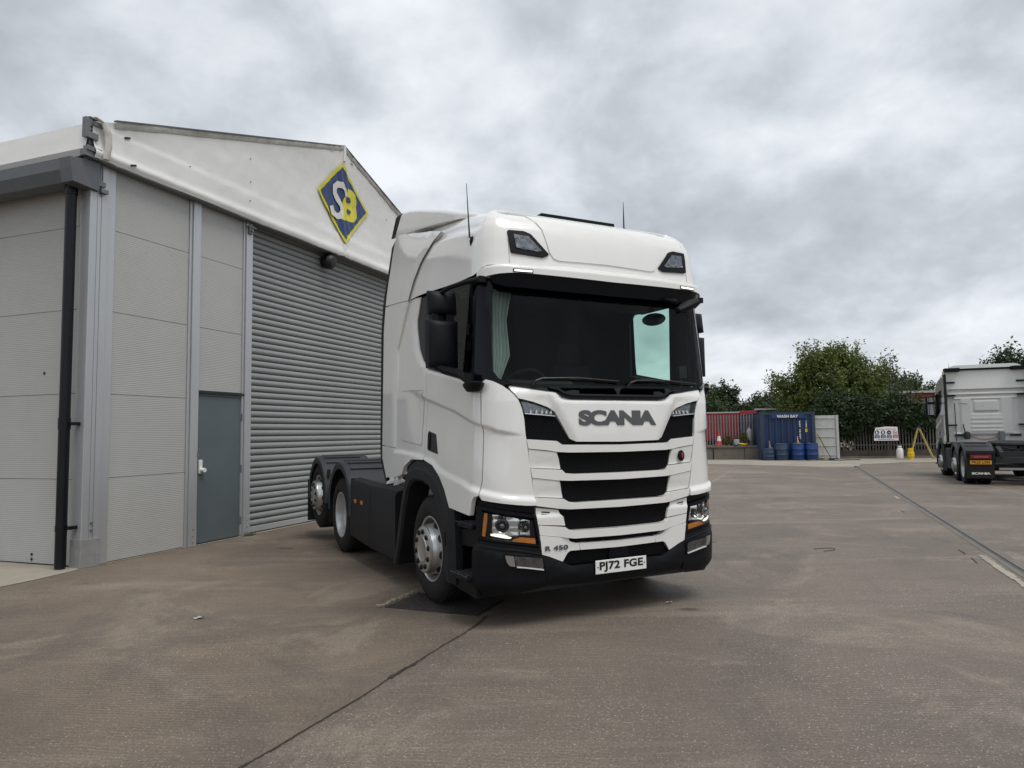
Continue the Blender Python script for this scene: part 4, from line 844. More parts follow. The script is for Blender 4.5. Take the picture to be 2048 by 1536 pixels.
    panel('scuttle_lip', [(0, 1.842), (.455, 1.845), (.53, 1.862), (.585, 1.892), (.66, 1.905), (.66, 1.918), (.575, 1.905), (.52, 1.876), (.45, 1.860), (0, 1.858)], MT['plastic2'], sc_, side=0, off=.022, th=.04)
    for y0, y1 in ((-.80, .02), (.12, .92)):
        pts = [S(-y0, 1.93) + Vector((.012, 0, 0)), S(-y0 - .02, 1.965) + Vector((.03, 0, 0)), S(-y0 - .08, 1.985) + Vector((.036, 0, 0)), S(-y0 - .40, 1.995) + Vector((.032, 0, 0)), S(-y1, 1.975) + Vector((.026, 0, 0))]
        wp = MB().tube(pts, [.012, .011, .009, .008, .006], 6).build('wiper', MT['black_plain'], T)
        a, c = S(-y0 - .12, 1.985), S(-y1, 1.965)
        MB().tube([a + Vector((.016, 0, 0)), (a + c) / 2 + Vector((.022, 0, .006)), c + Vector((.016, 0, 0))], .007, 4).build('wiper_blade', MT['black_plain'], wp)
    # mirrors
    for s in (-1, 1):
        m = MB(); dy = .055 if s > 0 else 0.
        def shell(y0, y1, z0, z1, x0, x1, tilt, nm, par):
            b = MB(); n = 9
            for i in range(n + 1):
                t = i / n; f = 4 * t * (1 - t); y = y0 + dy + (y1 - y0) * t; bulge = .05 * f ** .6
                for zz, k in ((z0, .25), (z0 + .012, .65), (z0 + .05, 1), (z1 - .05, 1), (z1 - .012, .65), (z1, .25)): b.v.append(Vector((x1 - .05 + bulge * k + (zz - z0) * tilt, s * y, zz)))
            b.f = [(i * 6 + j, (i + 1) * 6 + j, (i + 1) * 6 + j + 1, i * 6 + j + 1) for i in range(n) for j in range(5)]
            nv = len(b.v)
            ring = [i * 6 for i in range(n + 1)] + [n * 6 + j for j in range(1, 6)] + [i * 6 + 5 for i in range(n - 1, -1, -1)] + [j for j in range(4, 0, -1)]
            for k in ring: v = b.v[k]; b.v.append(Vector((x0, v.y, v.z)))
            L = len(ring); b.f += [(ring[k], ring[(k + 1) % L], nv + (k + 1) % L, nv + k) for k in range(L)]; b.f.append(tuple(nv + k for k in range(L)))
            return b.build(nm, MT['plastic'], par, 45)
        mh = shell(1.222, 1.484, 2.10, 2.500, .64, .77, 0, 'mirror', T)
        shell(1.230, 1.480, 2.556, 2.752, .66, .77, -.12, 'mirror_hood', mh)
        MB().box((.633, s * 1.235, 2.115), (.638, s * 1.47, 2.485)).box((.653, s * 1.245, 2.57), (.658, s * 1.465, 2.73)).build('mirror_glass', MT['mirrorglass'], mh, 0)
        MB().box((.68, s * 1.255, 2.49), (.73, s * 1.33, 2.57)).box((.68, s * 1.40, 2.49), (.73, s * 1.46, 2.57)).box((.67, s * 1.24, 2.49), (.685, s * 1.46, 2.57)).build('mirror_link', MT['plastic'], mh, 0)
        b = MB().tube([(.70, s * 1.42, 2.12), (.76, s * 1.36, 2.075), (.93, s * (1.29 if s < 0 else 1.23), 2.03), (1.03, s * (1.26 if s < 0 else 1.18), 1.97)], [.03, .034, .036, .034], 8).cyl((1.03, s * (1.26 if s < 0 else 1.17), 1.93), (1.03, s * (1.26 if s < 0 else 1.17), 2.03), .038, n=12)
        b.build('mirror_arm', MT['plastic'], mh)
        MB().lathe([(.06, .02), (.095, .005), (.09, -.02), (.06, -.06), (0, -.07)], 14, Matrix.Translation((1.04, s * (1.225 if s < 0 else 1.15), 1.945)) @ Matrix.Diagonal((1.4, .8, 1, 1))).build('mirror_base', MT['plastic'], mh)
        MB().tube([(.72, s * 1.38, 2.73), (.80, s * 1.32, 2.775), (.96, s * 1.24, 2.795), (1.07, s * 1.17, 2.80)], [.018, .02, .022, .024], 8).box((.98, s * 1.13, 2.775), (1.10, s * 1.19, 2.825)).build('mirror_stay', MT['plastic'], mh)
    # kerb mirror over the far side of the screen
    b = MB().lathe([(0, .14), (.05, .12), (.078, .05), (.08, -.04), (.06, -.11), (0, -.14)], 14, Matrix.Translation((1.38, .74, 2.665)) @ Matrix.Rotation(R(24), 4, 'X') @ Matrix.Rotation(R(90), 4, 'X') @ Matrix.Diagonal((.8, .55, 1.05, 1)))
    km = b.build('front_mirror', MT['plastic'], T); MB().tube([(1.22, .62, 2.74), (1.34, .66, 2.70)], .022, 8).build('mirror_arm', MT['plastic'], km)
    # aerials
    b = MB().lathe([(0, .05), (.022, .035), (.030, 0), (.020, -.05), (0, -.06)], 10, Matrix.Translation((.86, -1.135, 3.17))); an = b.build('aerial', MT['plastic'], T)
    MB().tube([(.86, -1.165, 3.20), (.85, -1.17, 3.36), (.825, -1.175, 3.68)], [.009, .0065, .0025], 6).build('whip', MT['black_plain'], an)
    b = MB().lathe([(.05, 0), (.03, .03), (.012, .06), (0, .065)], 10, Matrix.Translation((.4, .79, 3.585)) @ Matrix.Diagonal((1.6, 1, 1, 1))); an = b.build('aerial', MT['plastic'], T)
    MB().tube([(.4, .79, 3.62), (.4, .79, 3.74), (.4, .79, 3.92)], [.009, .0075, .0025], 6).build('whip', MT['black_plain'], an)
    MB().box((.45, -.38, 3.50), (.72, .44, 3.562)).build('roof_hatch', MT['gloss_black'], T, 0, .006)
    # roof spoiler
    b = MB(); secs = [(.60, 3.515, 3.47, .98), (.37, 3.595, 3.52, 1.03), (-.03, 3.725, 3.58, 1.08), (-.55, 3.875, 3.655, 1.10), (-.85, 3.95, 3.70, 1.105), (-1.06, 3.99, 3.755, 1.105)]; m = 16
    def sec_ring(zt, zb, hw):
        r = min(.05, (zt - zb) * .7); ring = [(-hw, zb)] + [(-hw + r - r * math.cos(t), zt - r + r * math.sin(t)) for t in [k * math.pi / 12 for k in range(7)]]; return ring + [(-y, z) for y, z in reversed(ring)]
    for x, zt, zb, hw in secs: b.v += [Vector((x - (1.10 * (zt - z) if x < -1 else 0), y, z)) for y, z in sec_ring(zt, zb, hw)]
    b.f = [(i * m + j, (i + 1) * m + j, (i + 1) * m + j + 1, i * m + j + 1) for i in range(len(secs) - 1) for j in range(m - 1)]
    b.f += [tuple(range(m)), tuple((len(secs) - 1) * m + j for j in range(m))] + [(i * m, i * m + m - 1, (i + 1) * m + m - 1, (i + 1) * m) for i in range(len(secs) - 1)]
    sp2 = b.build('roof_spoiler', W, T, 40)
    b = MB()
    for dx, dz in ((-.004, 0), (-.20, .022)): b.v += [Vector((-1.06 + dx - 1.10 * (3.99 - z) * (1 if dx > -.1 else .75), y, z + dz)) for y, z in sec_ring(3.99, 3.755, 1.105)]
    b.f = [(j, m + j, m + j + 1, j + 1) for j in range(m - 1)]
    b.build('spoiler_edge', MT['rubber'], sp2, 40)
    # side roof groove
    for s in (1, -1):
        gr = [(-.19, 3.425), (.115, 3.400), (.58, 3.340), (.95, 3.262), (.95, 3.235), (.58, 3.308), (-.17, 3.385)]
    # cab rear wall and underside
    b = MB().box((-1.0, -1.15, 1.10), (-.96, 1.15, 3.0)).box((-1.0, -1.05, 3.0), (-.96, 1.05, 3.55)); b.build('cab_rear_wall', W, T, 0)
    MB().box((-.95, -1.12, 1.06), (.95, 1.12, 1.12)).box((.60, -.98, .27), (1.17, .98, .60)).box((-.62, -.80, .28), (.60, .80, .55)).box((-.45, -.72, .19), (.70, .72, .29)).box((-2.7, -.46, .38), (.60, .46, .80)).box((-.10, -.85, .34), (.10, .85, .55)).box((-.55, -.62, .42), (1.05, .62, 1.06)).build('floor_and_shade_boxes', MT['chassis'], T, 0)  # floor and engine mass, plus low unseen boxes added to darken the ground below
    for s in (-1, 1): MB().box((-.72, s * .64, .55), (.62, s * .84, 1.30)).build('inner_arch', MT['chassis'], T, 0)
    # interior
    it = MB().box((-.95, -1.10, 1.125), (-.93, 1.10, 2.90)).box((-.93, -1.10, 2.87), (1.05, 1.10, 2.895)).box((-.93, -1.10, 1.125), (1.15, 1.10, 1.15)); it.build('cab_lining', MT['interior'], T, 0)
    for s in (-1, 1):
        MB().prism([(-.93, 1.16), (.95, 1.16), (.98, 1.96), (.05, 2.13), (.05, 2.72), (.14, 2.82), (.14, 2.86), (-.93, 2.86)], s * 1.115, s * 1.09, 1).build('door_lining', MT['interior'], T, 0)
    for s in (-1, 1): MB().box((-.93, s * 1.085, 2.80), (1.0, s * 1.118, 2.96)).build('roof_lining', MT['interior'], T, 0)
    for s in (-1, 1): MB().prism([(.70, 1.95), (.98, 1.94), (.97, 2.86), (.72, 2.86)], s * 1.112, s * 1.085, 1).build('pillar_trim', MT['interior'], T, 0)
    db = MB().prism([(.72, 1.16), (.70, 1.78), (.80, 1.90), (1.17, 1.90), (1.20, 1.75), (1.20, 1.16)], -1.05, 1.05, 1).build('dashboard', MT['interior'], T, 0, .03)
    MB().prism([(.70, 1.88), (.70, 2.02), (.92, 2.0), (1.0, 1.90)], -.85, -.20, 1).build('instrument_hood', MT['interior'], db, 0, .02)
    b = MB(); b.lathe([(.225 + .018 * math.cos(t), .018 * math.sin(t)) for t in [k * .7854 for k in range(8)]], 28, Matrix.Translation((.62, -.55, 1.93)) @ Matrix.Rotation(R(-50), 4, 'Y'), closed=True); b.box((-.22, -.02, -.01), (.22, .02, .01), Matrix.Translation((.62, -.55, 1.93)) @ Matrix.Rotation(R(-50), 4, 'Y') @ Matrix.Rotation(R(90), 4, 'Z')); b.build('steering_wheel', MT['interior'], T)
    for y in (-.58, .58):
        b = MB().box((-.25, y - .26, 1.35), (.30, y + .26, 1.62)); b.prism([(-.30, 1.60), (-.14, 1.60), (-.30, 2.28), (-.42, 2.28)], y - .25, y + .25, 1); st = b.build('seat', MT['seat'], T, 0, .05)
        MB().prism([(-.46, 2.30), (-.34, 2.30), (-.38, 2.52), (-.48, 2.52)], y - .14, y + .14, 1).build('headrest', MT['seat'], st, 0, .03)
    MB().box((.35, -1.05, 2.76), (.95, 1.05, 2.86)).build('overhead_shelf', MT['interior'], T, 0, .03)
    b = MB(); n = 40
    for i in range(n + 1):
        t = i / n
        for z, k in ((2.78, 1.15), (2.5, .85), (2.2, 1.0), (2.02, .6), (1.97, .5)): b.v.append(Vector((1.0 - .06 * t + .018 * math.sin(t * 30) * k, -1.03 + .20 * t * k, z)))
    b.f = [(i * 5 + j, (i + 1) * 5 + j, (i + 1) * 5 + j + 1, i * 5 + j + 1) for i in range(n) for j in range(4)]; b.build('window_curtain', MT['curtain'], T, 60)
    im = MB().lathe([(0, .02), (.09, .018), (.13, .0), (.10, -.025), (0, -.03)], 16, Matrix.Translation((.98, .68, 2.60)) @ Matrix.Rotation(R(14), 4, 'X') @ Matrix.Rotation(R(70), 4, 'Y') @ Matrix.Diagonal((.5, 1.1, 1, 1))); im.build('inner_mirror', MT['black_plain'], T)
    MB().box((.98, .93, 2.05), (1.03, 1.02, 2.16)).tube([(1.0, .97, 1.9), (1.0, .97, 2.06)], .012, 6).build('dash_device', MT['black_plain'], T, 0)
build_cab_upper(T1)
# badge, model number, plate text
sm_ = fit_text('SCANIA', .800, .128, MT['badge_grey'], .003, .055, .86); on_surface(sm_, 'badge_lettering', 0., 1.664, T1, off=.015)
sm_ = fit_text('R 450', .205, .038, MT['badge_grey'], .002, .022, 1.05); on_surface(sm_, 'model_lettering', .607, .618, T1, off=.010)
sm_ = fit_text('PJ72 FGE', .445, .085, MT['ink'], .001, .034, 1.05); on_surface(sm_, 'plate_lettering', 0, .4315, plate1, surf=lambda u, z: Vector((1.311, -u, z)), off=0)
for y in (-.238, .238): MB().cyl((1.309, y, .4315), (1.3125, y, .4315), .006, n=8).build('plate_screw', MT['ink'], plate1)
b = MB(); b.lathe([(.036, 0), (.036, .008), (.030, .012), (0, .012)], 18, Matrix.Translation(S(-.70, 1.325) + Vector((-.002, 0, 0))) @ Matrix.Rotation(R(90), 4, 'Y') @ Matrix.Diagonal((1.35, 1, 1, 1))); bd = b.build('griffin_badge', MT['gloss_black'], T1)
MB().prism([(.694, 1.335), (.70, 1.350), (.712, 1.350), (.720, 1.335), (.716, 1.318), (.706, 1.300), (.698, 1.315)], S(-.7, 1.325).x + .010, S(-.7, 1.325).x + .014, 0).build('crest', MT['red'], bd, 0)

def build_chassis(T, axles, skirt=True):
    """axles: list of (x, kind, centre height, mudguard?)"""
    xr = min(a[0] for a in axles) - .75
    for s in (-1, 1): MB().box((xr, s * .34, .72), (1.0, s * .42, .98)).build('chassis_rail', MT['chassis'], T, 0)
    for x in (-1.6, -2.5, xr + .1): MB().box((x - .06, -.34, .74), (x + .06, .34, .96)).build('cross_member', MT['chassis'], T, 0)
    for x, kind, zc_, mg in axles:
        MB().cyl((x, -.86, zc_), (x, .86, zc_), .075, n=12).build('axle', MT['chassis'], T)
        for s in (-1, 1): wheel(T, x, s, kind, zc_)
    for s in (-1, 1):
        # front arch flare
        inn = [(-.845, .22), (-.76, .40), (-.69, .58), (-.60, .80), (-.50, 1.0), (-.40, 1.075), (-.28, 1.105), (-.07, 1.10), (.08, 1.06), (.18, .99), (.28, .90), (.36, .73), (.43, .50), (.475, .30)]
        out = [(-1.02, .22), (-.93, .42), (-.86, .62), (-.78, .84), (-.68, 1.09), (-.54, 1.235), (-.33, 1.30), (-.04, 1.29), (.22, 1.245), (.40, 1.15), (.54, 1.02), (.60, .85), (.63, .55), (.62, .27)]
        b = MB()
        for (xi, zi), (xo, zo) in zip(inn, out):
            for f, y in ((0, 1.02), (0, 1.235), (.12, 1.258), (.55, 1.255), (.66, 1.235), (1.0, 1.215), (1.02, 1.15)): b.v.append(Vector((xi + (xo - xi) * f, s * y, zi + (zo - zi) * f)))
        b.f = [(i * 7 + j, (i + 1) * 7 + j, (i + 1) * 7 + j + 1, i * 7 + j + 1) for i in range(len(inn) - 1) for j in range(6)]
        fl = b.build('wheel_arch', MT['plastic2'], T, 25)
        MB().box((.46, s * 1.262, .58), (.50, s * 1.255, .70)).build('side_reflector', MT['plastic'], fl, 0, .004)
        # steps
        sb = MB().prism([(.60, .30), (.58, .92), (.98, .95), (.985, .30)], s * .80, s * 1.02, 1).build('step_well', MT['plastic'], T, 0)
        MB().prism([(.60, .60), (.59, .74), (.98, .78), (.985, .62)], s * 1.02, s * 1.17, 1).build('step_riser', MT['plastic'], T, 0, .01)
        for z, w_ in ((.775, 1.235), (.365, 1.285)):
            q = [(.585, .95), (.985, .95), (.985, w_), (.70, w_), (.60, w_ - .05)]
            st = MB().prism([(x, s * y) for x, y in q], z, z + .028, 2).build('step', MT['plastic'], T, 0, .006)
            tb = MB()
            for i in range(9):
                for j in range(5):
                    x, y = .62 + i * .04, w_ - .03 - j * .042; tb.box((-.014, -.004, 0), (.014, .004, .005), Matrix.Translation((x + .02 * (j % 2), s * y, z + .028)) @ Matrix.Rotation(R(45 if (i + j) % 2 else -45), 4, 'Z'))
            props(tb.build('step_tread', MT['step_grip'], st, 0), kind='stuff')
        MB().prism([(.55, .25), (.60, .335), (1.0, .345), (1.0, .22)], s * .95, s * 1.20, 1).build('step_skirt', MT['plastic'], T, 0, .01)
    drv = [a for a in axles]
    for x, kind, zc_, mg in axles:
        if not mg: continue
        for s in (-1, 1):
            b = MB(); rr = .60 if kind == 'drive' else .575; cz = max(zc_, .60); n = 16; a0, a1 = R(-8), R(188)
            y0, y1 = .50, 1.245
            for i in range(n + 1):
                a = a0 + (a1 - a0) * i / n; ca, sa = math.cos(a), max(-.3, math.sin(a)); rx = rr + .02 * math.sin(3 * a)
                for dr_, y in ((-.10, y1 - .012), (-.045, y1), (-.015, y1 - .01), (0, y1 - .05), (.0, y0)): b.v.append(Vector((x + (rx + dr_) * ca, s * y, cz + (rr + dr_) * sa)))
            b.f = [(i * 5 + j, (i + 1) * 5 + j, (i + 1) * 5 + j + 1, i * 5 + j + 1) for i in range(n) for j in range(4)]
            mgd = b.build('mudguard', MT['guard'], T, 40)
            for k in range(5):
                a = R(58 + 16 * k); rb = MB()
                for yy in (.62, .70, .78, .86, .95, 1.03, 1.11, 1.16): rb.v += [Vector((x + (rr + h_) * math.cos(a + da), s * yy, cz + (rr + h_) * math.sin(a + da))) for da, h_ in ((-.040, .0), (-.032, .018), (.032, .018), (.040, .0))]
                rb.f = [(i * 4 + j, (i + 1) * 4 + j, (i + 1) * 4 + j + 1, i * 4 + j + 1) for i in range(7) for j in range(3)] + [(0, 1, 2, 3), (28, 29, 30, 31)]
                rb.build('mudguard_rib', MT['guard'], mgd, 30)
            MB().box((x + .50, s * 1.16, cz + .30), (x + .56, s * 1.20, cz + .40)).build('clip', MT['black_plain'], mgd, 0)
    return xr
# the parked tractor: drive axle, lifted tag axle behind it
AX1 = [(0, 'steer', .49, False), (-3.33, 'drive', .49, True), (-4.68, 'steer', .66, True)]
xr = build_chassis(T1, AX1)
for s in (-1, 1):
    sk = MB()
    sec = [(1.205, .235), (1.222, .27), (1.222, .90), (1.20, .955), (1.10, .985)]
    for x, dz in ((-.98, -.02), (-1.05, 0), (-1.9, 0), (-1.905, .0), (-2.70, .04), (-2.78, .04)): sk.v += [Vector((x, s * y, z + (dz if z < .5 else .6 * dz))) for y, z in sec]
    sk.f = [(i * 5 + j, (i + 1) * 5 + j, (i + 1) * 5 + j + 1, i * 5 + j + 1) for i in range(5) for j in range(4)]
    sk.f += [(0, 1, 2, 3, 4), tuple(25 + j for j in range(5))]
    sko = sk.build('side_skirt', MT['plastic2'], T1, 30)
    MB().box((-1.905, s * 1.2205, .27), (-1.899, s * 1.2255, .90)).build('skirt_joint', MT['black_plain'], sko, 0)
    for x in (-2.24, -2.52): MB().box((x - .04, s * 1.221, .71), (x + .04, s * 1.236, .755)).build('side_marker', MT['amber'], sko, 0, .006)
    MB().box((-5.33, s * .62, .22), (-5.30, s * 1.235, .86)).build('mud_flap', MT['rubber'], T1, 0)
    MB().box((-4.02, s * .62, .30), (-4.00, s * 1.20, .70)).build('mud_flap', MT['rubber'], T1, 0)
    MB().box((-2.70, s * .30, .29), (-1.0, s * 1.14, .90)).build('fuel_tank', MT['chassis'], T1, 0, .05)
MB().lathe([(.50, 0), (.52, .03), (.50, .06), (.06, .07), (.05, .02)], 24, Matrix.Translation((-3.3, 0, 1.12))).build('fifth_wheel', MT['chassis'], T1)
MB().box((-3.5, -.45, .98), (-3.1, .45, 1.12)).build('fifth_wheel_bed', MT['chassis'], T1, 0)
MB().tube([(-2.9, -.2, 1.35), (-1.5, -.9, 1.33)], .008, 6).build('grab_wire', MT['black_plain'], T1)
rg = MB(); rnd = random.Random(8); 
for k in range(7): rg.lathe([(0, .05), (.06, .035), (.08, 0), (.05, -.03), (0, -.04)], 8, Matrix.Translation((-1.35 - k * .06, -1.02 + rnd.uniform(-.06, .06), .985 + rnd.uniform(0, .03))) @ Matrix.Rotation(rnd.random() * 3, 4, 'X') @ Matrix.Diagonal((1, .9, .6, 1)))
o = rg.build('cleaning_rag', MT['white_plain'], None, 30); o.matrix_world = T1.matrix_basis; props(o, 'crumpled white rag lying on top of the side skirt', 'rag')

# ------------------------------------------------------------------ far tractor unit, seen from behind
FS = .94; FH = Vector((.40, .9165)); FL = Vector((-.9165, .40))
AX2 = [(0, 'steer', .49, False), (-2.75, 'steer', .49, True), (-4.05, 'drive', .49, True)]
rc = Vector((12.5, 19.85)); org = rc - FL * 1.2 * FS + FH * 4.05 * FS
T2 = empty('tractor_unit', (org.x, org.y, 0), math.atan2(FH.y, FH.x)); T2.scale = (FS, FS, FS)
props(T2, 'white tractor unit seen from behind with yellow rear plate at the right edge', 'truck', 'parked white tractor units')
SKIP = {'number_plate', 'badge_lettering', 'model_lettering', 'griffin_badge', 'roof_spoiler', 'chassis_rail', 'cross_member', 'axle', 'wheel', 'mudguard', 'side_skirt', 'mud_flap', 'fuel_tank', 'fifth_wheel', 'fifth_wheel_bed', 'grab_wire', 'wheel_arch', 'step_well', 'step_riser', 'step', 'step_skirt', 'window_curtain', 'seat', 'cab_rear_wall', 'deflector', 'edge_rubber', 'roof_hatch', 'front_mirror', 'inner_mirror', 'dash_device'}
for ch in list(T1.children):
    if ch.name.split('.')[0] not in SKIP: copy_tree(ch, T2)
xr2 = build_chassis(T2, AX2)
Wp = MT['paint']
# pressed cab back: base sheet with raised and sunken pressings
b = MB(); ny, nz2 = 72, 84
def back_x(y, z):
    def rect(y0, y1, z0, z1, w_=.03): return sstep(y0, y0 + w_, y) * (1 - sstep(y1 - w_, y1, y)) * sstep(z0, z0 + w_, z) * (1 - sstep(z1 - w_, z1, z))
    x = -1.0 - .05 * rect(-.98, .98, 1.35, 2.70, .10) + .03 * rect(-.42, .42, 2.08, 2.60) - .035 * rect(-.36, .36, 2.16, 2.54)
    for zz in (1.50, 1.62, 1.76, 1.90): x -= .014 * rect(-.45, .45, zz, zz + .07, .02)
    x += .03 * rect(.70, .95, 1.45, 2.60) + .03 * rect(-.95, -.70, 1.45, 2.60) - .03 * rect(-.85, .85, 2.86, 3.36, .06)
    return x
for i in range(ny + 1):
    for j in range(nz2 + 1):
        z = 1.12 + 2.44 * j / nz2; hw = 1.16 - .12 * sstep(2.9, 3.55, z); y = -hw + 2 * hw * i / ny; b.v.append(Vector((back_x(y, z), y, z)))
b.f = [(i * (nz2 + 1) + j, (i + 1) * (nz2 + 1) + j, (i + 1) * (nz2 + 1) + j + 1, i * (nz2 + 1) + j + 1) for i in range(ny) for j in range(nz2)]
MT['shaded_back'] = material('shaded_dirty_white', (.62, .62, .60), .45, var=.06, vscale=1.2, dirt=.25, dirtcol=(.36, .35, .32), stretch=(1, 1, .4)); cbk = b.build('cab_rear_wall', MT['shaded_back'], T2, 50)  # greyer than the body white: the back's shade put into the colour, plus dirt
me = fit_text('SCANIA', .98, .15, Wp, .010, .05, .9)
for v in me.vertices: v.co = Vector((-1.035 - v.co.z, -v.co.x, 3.12 + v.co.y))
link('pressed_lettering', me, cbk)
MB().box((-1.06, -1.06, 2.74), (-1.0, 1.06, 2.80)).build('waist_rail', Wp, cbk, 0, .01)
MB().box((-1.16, -1.05, 3.54), (-.9, 1.05, 3.60)).build('roof_edge', MT['plastic'], T2, 0, .01)
for s in (-1, 1):
    MB().box((-1.32, s * 1.16, 3.50), (-.95, s * .72, 3.62)).build('roof_corner', MT['plastic'], T2, 0, .01)
    SEd = [(-.98, 1.15), (-1.24, 1.18), (-1.24, 3.38), (-1.10, 3.56), (-.98, 3.56)]
    MB().prism(SEd, s * 1.165, s * 1.195, 1).build('side_fairing', Wp, T2, 0, .01)
    MB().box((-1.33, s * 1.13, 1.15), (-1.24, s * 1.205, 3.42)).build('edge_rubber', MT['rubber'], T2, 0)
    for z in (1.70, 2.68, 3.12): MB().box((-1.16, s * 1.17, z), (-1.06, s * .86, z + .05)).build('fairing_stay', MT['plastic'], T2, 0)
    MB().box((-1.06, s * .92, 1.36), (-1.035, s * .62, 1.42)).build('vent_slot', MT['black_plain'], cbk, 0)
# rear details
b = MB().tube([(-1.25, .62, 1.25), (-1.22, .70, 1.75)], .018, 6); b.build('exhaust_stay', MT['black_plain'], T2)
MB().tube([(-1.15, .90, 1.2), (-1.15, .90, 2.45), (-1.15, .55, 2.42)], .014, 6).build('airline_pole', MT['black_plain'], T2)
b = MB(); pts = [(-1.18 + .035 * math.cos(t), .50 - t * .008, 1.34 + .035 * math.sin(t) - .10 * math.sin(min(1, t / 100) * 3.14)) for t in [k * .5 for k in range(190)]]; b.tube(pts, .008, 5); b.build('coiled_airline', MT['red'], T2)
MB().lathe([(.09, -.12), (.10, .05), (.07, .12), (0, .14)], 12, Matrix.Translation((-1.2, .60, 1.38))).build('air_dryer', MT['chassis'], T2)
MB().box((-1.16, -.46, 1.15), (-1.06, -.30, 1.52)).build('cab_lock', MT['galv'], T2, 0, .02)
MB().box((-1.35, -1.05, .95), (-1.0, 1.05, 1.16)).build('rear_step_beam', MT['chassis'], T2, 0)
MB().lathe([(.50, 0), (.54, .03), (.52, .075), (.06, .085), (.05, .02)], 24, Matrix.Translation((-3.9, 0, 1.14)) @ Matrix.Rotation(R(-4), 4, 'Y')).build('fifth_wheel', MT['plastic2'], T2)
for s in (-1, 1):
    MB().prism([(-4.1, .98), (-3.7, .98), (-3.8, 1.15), (-4.0, 1.15)], s * .30, s * .42, 1).build('fifth_wheel_foot', MT['galv'], T2, 0)
    MB().prism([(-4.65, .82), (-4.9, .80), (-4.9, .94), (-4.4, 1.10), (-4.3, 1.0)], s * .33, s * .43, 1).build('guide_ramp', MT['chassis'], T2, 0)
    fl = MB().box((-4.80, s * .55, .20), (-4.77, s * 1.225, .93)).build('mud_flap', MT['rubber'], T2, 0)
    bar = MB().box((-4.85, s * .52, .88), (-4.76, s * 1.23, .98)).build('lamp_bar', MT['plastic2'], T2, 0, .01)
    MB().box((-4.862, s * .62, .745), (-4.80, s * 1.14, .865)).build('tail_lamp', MT['red_lens'], T2, 0, .012)
    MB().box((-4.868, s * .70, .79), (-4.863, s * 1.05, .815)).build('tail_lamp_strip', material('red_glow', (.55, .08, .08), .3), T2, 0)
    me = fit_text('SCANIA', .46, .065, MT['white_plain'], .002, .05, .9)
    for v in me.vertices: v.co = Vector((-4.803 - v.co.z, s * .88 - v.co.x, .335 + v.co.y))
    link('flap_lettering', me, fl)
    MB().box((-1.95, s * .75, .30), (-.98, s * 1.215, .98)).build('side_tank', MT['plastic2'], T2, 0, .04)
MB().box((-4.835, .62, .595), (-4.825, 1.14, .706)).build('number_plate', MT['plate_yellow'], T2, 0)
npl = [o for o in T2.children if o.name.startswith('number_plate')][0]
me = fit_text('PK25 LXN', .44, .078, MT['ink'], .001, .03, 1.05)
for v in me.vertices: v.co = Vector((-4.8365 - v.co.z, .88 - v.co.x, .6505 + v.co.y))
link('plate_lettering', me, npl)
MB().box((-4.83, -.52, .62), (-4.76, .52, .80)).build('rear_beam', MT['chassis'], T2, 0, .01); MB().box((-4.9, -.40, .44), (-4.84, .46, .50)).build('tow_beam', MT['galvtrim'], T2, 0)

# ------------------------------------------------------------------ background: container, fence, walls, yard things
MT['blue'] = material('container_blue', (.009, .028, .084), .5, var=.12, vscale=1.2, dirt=.3, dirtcol=(.03, .05, .09))
MT['blue2'] = material('container_frame', (.026, .040, .076), .5, var=.15, vscale=2, dirt=.3, dirtcol=(.03, .04, .06))
MT['barrel'] = material('barrel_blue', (.006, .036, .145), .4, var=.12, vscale=3, dirt=.15, dirtcol=(.02, .05, .12))
MT['barrel2'] = material('barrel_faded', (.016, .040, .088), .5, var=.12, vscale=3, dirt=.25, dirtcol=(.05, .06, .08))
MT['red_trailer'] = material('trailer_red', (.24, .010, .020), .5, var=.15, vscale=1.5)
MT['pale_steel'] = material('palisade_steel', (.115, .106, .098), .6, metal=.1, var=.18, vscale=1.5, dirt=.3, dirtcol=(.09, .08, .07))
MT['block'] = material('concrete_block', (.155, .135, .115), .85, var=.22, vscale=2, dirt=.4, dirtcol=(.07, .06, .05), bump=.3, bscale=20)
MT['reefer'] = material('white_panel', (.46, .47, .45), .5, var=.06, dirt=.25, dirtcol=(.28, .27, .24))
MT['yellow'] = material('yellow_plastic', (.68, .46, .01), .45, var=.08, dirt=.1)
MT['timber'] = material('ladder_yellow', (.42, .33, .10), .6, var=.2, vscale=8)
MT['brick'] = material('red_brick', (.26, .085, .045), .85, var=.3, vscale=6)
CY = 36.75; CX0, CX1 = 12.80, 15.62; CT = 2.44
ct = empty('shipping_container', ((CX0 + CX1) / 2, CY, 0), R(-8)); props(ct, 'dark blue corrugated shipping container with a wash bay board', 'container')
hw_ = 1.36; D_ = 6.0
def cbox(n, lo, hi, m, par=ct, bev=0): return MB().box(lo, hi).build(n, m, par, 0, bev)
for x in (-hw_, hw_ - .17):
    for y in (0, D_ - .12): cbox('corner_post', (x, y, 0), (x + .17, y + .12, CT), MT['blue2'])
    for z in (.06, CT - .09): MB().cyl((x + .085, -.002, z), (x + .085, .03, z), .035, n=10).build('casting_hole', MT['black_plain'], ct)
cbox('header', (-hw_ + .17, .01, CT - .10), (hw_ - .17, .11, CT), MT['blue2']); cbox('sill', (-hw_ + .17, .01, 0), (hw_ - .17, .11, .12), MT['blue2'])
